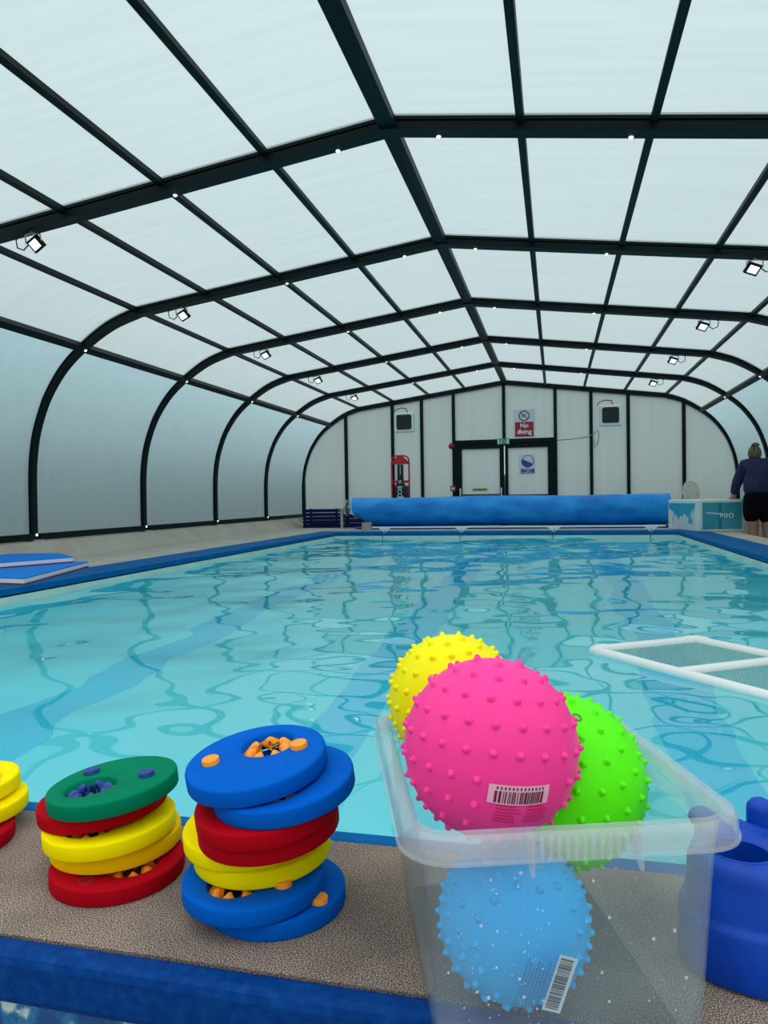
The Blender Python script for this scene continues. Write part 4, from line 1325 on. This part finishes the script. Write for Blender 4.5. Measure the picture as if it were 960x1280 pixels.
SKIN = mat('skin_tone', (0.42, 0.225, 0.165), 0.5)
PERS = tag(empty('person', (2.74, 10.93, FLOORZ)), 'person in navy sweater and black shorts leaning on the printed box', 'person')
bv = [(0, 0, 0.86), (0, 0.02, 1.02), (0, 0.06, 1.18), (0, 0.10, 1.33), (0, 0.13, 1.41), (-0.01, 0.16, 1.50),            # pelvis .. head base
      (-0.17, 0.12, 1.31), (-0.245, 0.17, 1.10), (-0.27, 0.27, 0.925), (-0.275, 0.31, 0.900),                                # left arm (image left)
      (0.18, 0.12, 1.31), (0.25, 0.15, 1.08), (0.235, 0.25, 0.87), (0.23, 0.28, 0.80),                                       # other arm
      (-0.085, 0.0, 0.80), (-0.078, 0.01, 0.46), (-0.08, -0.02, 0.09), (-0.085, 0.10, 0.035),                               # leg
      (0.10, 0.0, 0.80), (0.115, 0.02, 0.46), (0.11, -0.02, 0.09), (0.105, 0.10, 0.035)]
be = [(0, 1), (1, 2), (2, 3), (3, 4), (4, 5), (3, 6), (6, 7), (7, 8), (8, 9), (3, 10), (10, 11), (11, 12), (12, 13), (0, 14), (14, 15), (15, 16), (16, 17), (0, 18), (18, 19), (19, 20), (20, 21)]
br = [(0.14, 0.11), (0.125, 0.10), (0.14, 0.105), (0.12, 0.09), 0.052, 0.055, 0.062, 0.047, 0.034, 0.030, 0.062, 0.047, 0.034, 0.030, (0.11, 0.10), 0.080, 0.042, 0.03, (0.11, 0.10), 0.080, 0.042, 0.03]
# fingers continue the arms so that each hand has a palm, four fingers and a thumb
for wr, dirv, side in ((9, Vector((-0.03, 0.95, -0.30)).normalized(), -1), (13, Vector((0.0, 0.75, -0.65)).normalized(), 1)):
    w0 = Vector(bv[wr]); across = Vector((1, 0, 0))
    palm = w0 + dirv * 0.045
    bv.append(tuple(palm)); be.append((wr, len(bv) - 1)); br.append((0.036, 0.016)); pi_ = len(bv) - 1
    for k in range(4):
        base_ = palm + dirv * 0.045 + across * (-0.030 + 0.02 * k)
        ln = (0.060, 0.072, 0.068, 0.052)[k]
        i0 = len(bv)
        bv.append(tuple(base_)); br.append(0.0095); be.append((pi_, i0))
        bv.append(tuple(base_ + dirv * ln * 0.55)); br.append(0.0085); be.append((i0, i0 + 1))
        bv.append(tuple(base_ + dirv * ln * 0.9 + Vector((0, 0, -0.016)))); br.append(0.0075); be.append((i0 + 1, i0 + 2))
    i0 = len(bv)
    bv.append(tuple(w0 + dirv * 0.03 + across * (-side) * 0.038)); br.append(0.011); be.append((wr, i0))
    bv.append(tuple(w0 + dirv * 0.065 + across * (-side) * 0.05)); br.append(0.009); be.append((i0, i0 + 1))
body = realise(skin('body', bv, be, br, SKIN, PERS))
NAVYK = noisy('navy_knit', [(0.010, 0.012, 0.05), (0.018, 0.020, 0.085)], 30, 4, 0.8, bump=0.2, bscale=25)
SHORT = noisy('black_cotton', [(0.0025, 0.0025, 0.004), (0.005, 0.005, 0.008)], 30, 3, 0.9, spec=0.1)
realise(skin('sweater', [(0, 0.0, 0.89), (0, 0.02, 1.06), (0, 0.06, 1.20), (0, 0.095, 1.34), (0, 0.122, 1.43), (-0.155, 0.11, 1.345), (-0.245, 0.17, 1.10), (-0.268, 0.262, 0.94), (0.165, 0.11, 1.345), (0.25, 0.15, 1.08), (0.235, 0.24, 0.89)],
     [(0, 1), (1, 2), (2, 3), (3, 4), (3, 5), (5, 6), (6, 7), (3, 8), (8, 9), (9, 10)],
     [(0.215, 0.165), (0.215, 0.16), (0.205, 0.15), (0.175, 0.13), (0.085, 0.075), 0.098, 0.074, 0.052, 0.098, 0.074, 0.052], NAVYK, PERS))
realise(skin('shorts', [(0, 0, 0.84), (0, 0.0, 1.05), (-0.09, 0, 0.76), (-0.10, 0.0, 0.52), (0.09, 0, 0.76), (0.10, 0.0, 0.52)], [(0, 1), (0, 2), (2, 3), (0, 4), (4, 5)],
     [(0.20, 0.16), (0.19, 0.15), (0.135, 0.14), (0.115, 0.12), (0.135, 0.14), (0.115, 0.12)], SHORT, PERS))
# head with face, hair and bun
hd = MB(); hc = Vector((-0.012, 0.17, 1.505)); loops = []
for i in range(13):
    a = math.pi * i / 12
    lz = math.cos(a); rr = math.sin(a)
    jaw = 1.0 if lz > -0.1 else 1.0 - 0.28 * (-lz - 0.1)
    loops.append([(hc.x + 0.075 * jaw * rr * math.cos(w), hc.y + 0.095 * jaw * rr * math.sin(w) + (0.012 if lz < 0 else 0), hc.z + 0.118 * lz) for w in [2 * math.pi * k / 20 for k in range(20)]])
hd.loft([[(x_ + (hc.x - x_) * 0, y_, z_) for x_, y_, z_ in l] for l in loops])
fx = Vector((-0.45, 0.89, 0)).normalized(); fs_ = Vector((0.89, 0.45, 0))
nose = [hc + fx * 0.092 + Vector((0, 0, 0.02)), hc + fx * 0.112 + Vector((0, 0, -0.015)), hc + fx * 0.094 + Vector((0, 0, -0.03))]
hd.tube(nose, [0.007, 0.013, 0.010], 8)
hd.tube([hc + fx * 0.083 + fs_ * k * 0.011 + Vector((0, 0, -0.06 + 0.003 * abs(k))) for k in (-2, -1, 0, 1, 2)], 0.007, 6)
for s in (-1, 1):
    hd.lathe([(0.002, -0.006), (0.016, -0.004), (0.018, 0.004), (0.004, 0.008)], 10, 'X', tuple(hc + Vector((s * 0.077, 0.0, -0.005))))
head = hd.build('head', SKIN, PERS)
ey = MB()
for s in (-1, 1):
    p_ = hc + fx * 0.078 + fs_ * s * 0.032 + Vector((0, 0, 0.008))
    ey.lathe([(0.002, -0.011), (0.009, -0.006), (0.011, 0), (0.009, 0.006), (0.002, 0.011)], 10, 'Z', tuple(p_))
ey.build('eyes', mat('eye_dark', (0.03, 0.02, 0.015), 0.3), head)
HAIR = noisy('brown_blonde_hair', [(0.035, 0.018, 0.008), (0.14, 0.085, 0.040), (0.24, 0.16, 0.08)], 14, 6, 0.6, bump=0.6, bscale=70, stretch=(3, 3, 0.5))
hr = MB(); loops = []
for i in range(11):
    a = math.pi * 0.80 * i / 10
    lz = math.cos(a); rr = max(math.sin(a), 0.02)
    l = []
    for k in range(24):
        w = 2 * math.pi * k / 24
        back = -math.sin(w)
        lim = lz if back > -0.2 else max(lz, 0.35)
        sc_ = 1.0 if back > -0.2 or lz > 0.35 else 0.90
        l.append((hc.x + 0.088 * rr * sc_ * math.cos(w), hc.y - 0.006 + 0.104 * rr * sc_ * math.sin(w), hc.z + 0.012 + 0.118 * lim))
    loops.append(l)
hr.loft(loops, True, False)
hair = hr.build('hair', HAIR, PERS, autosmooth=False)
bn = MB(); bcn = hc + Vector((0.0, -0.045, 0.125)); loops = []
for i in range(9):
    a = math.pi * i / 8
    loops.append([(bcn.x + (0.052 + 0.006 * math.sin(3 * w + i)) * max(math.sin(a), 0.03) * math.cos(w), bcn.y + 0.05 * max(math.sin(a), 0.03) * math.sin(w), bcn.z + 0.038 * math.cos(a)) for w in [2 * math.pi * k / 16 for k in range(16)]])
bn.loft(loops); bn.build('hair_bun', HAIR, hair, autosmooth=False)
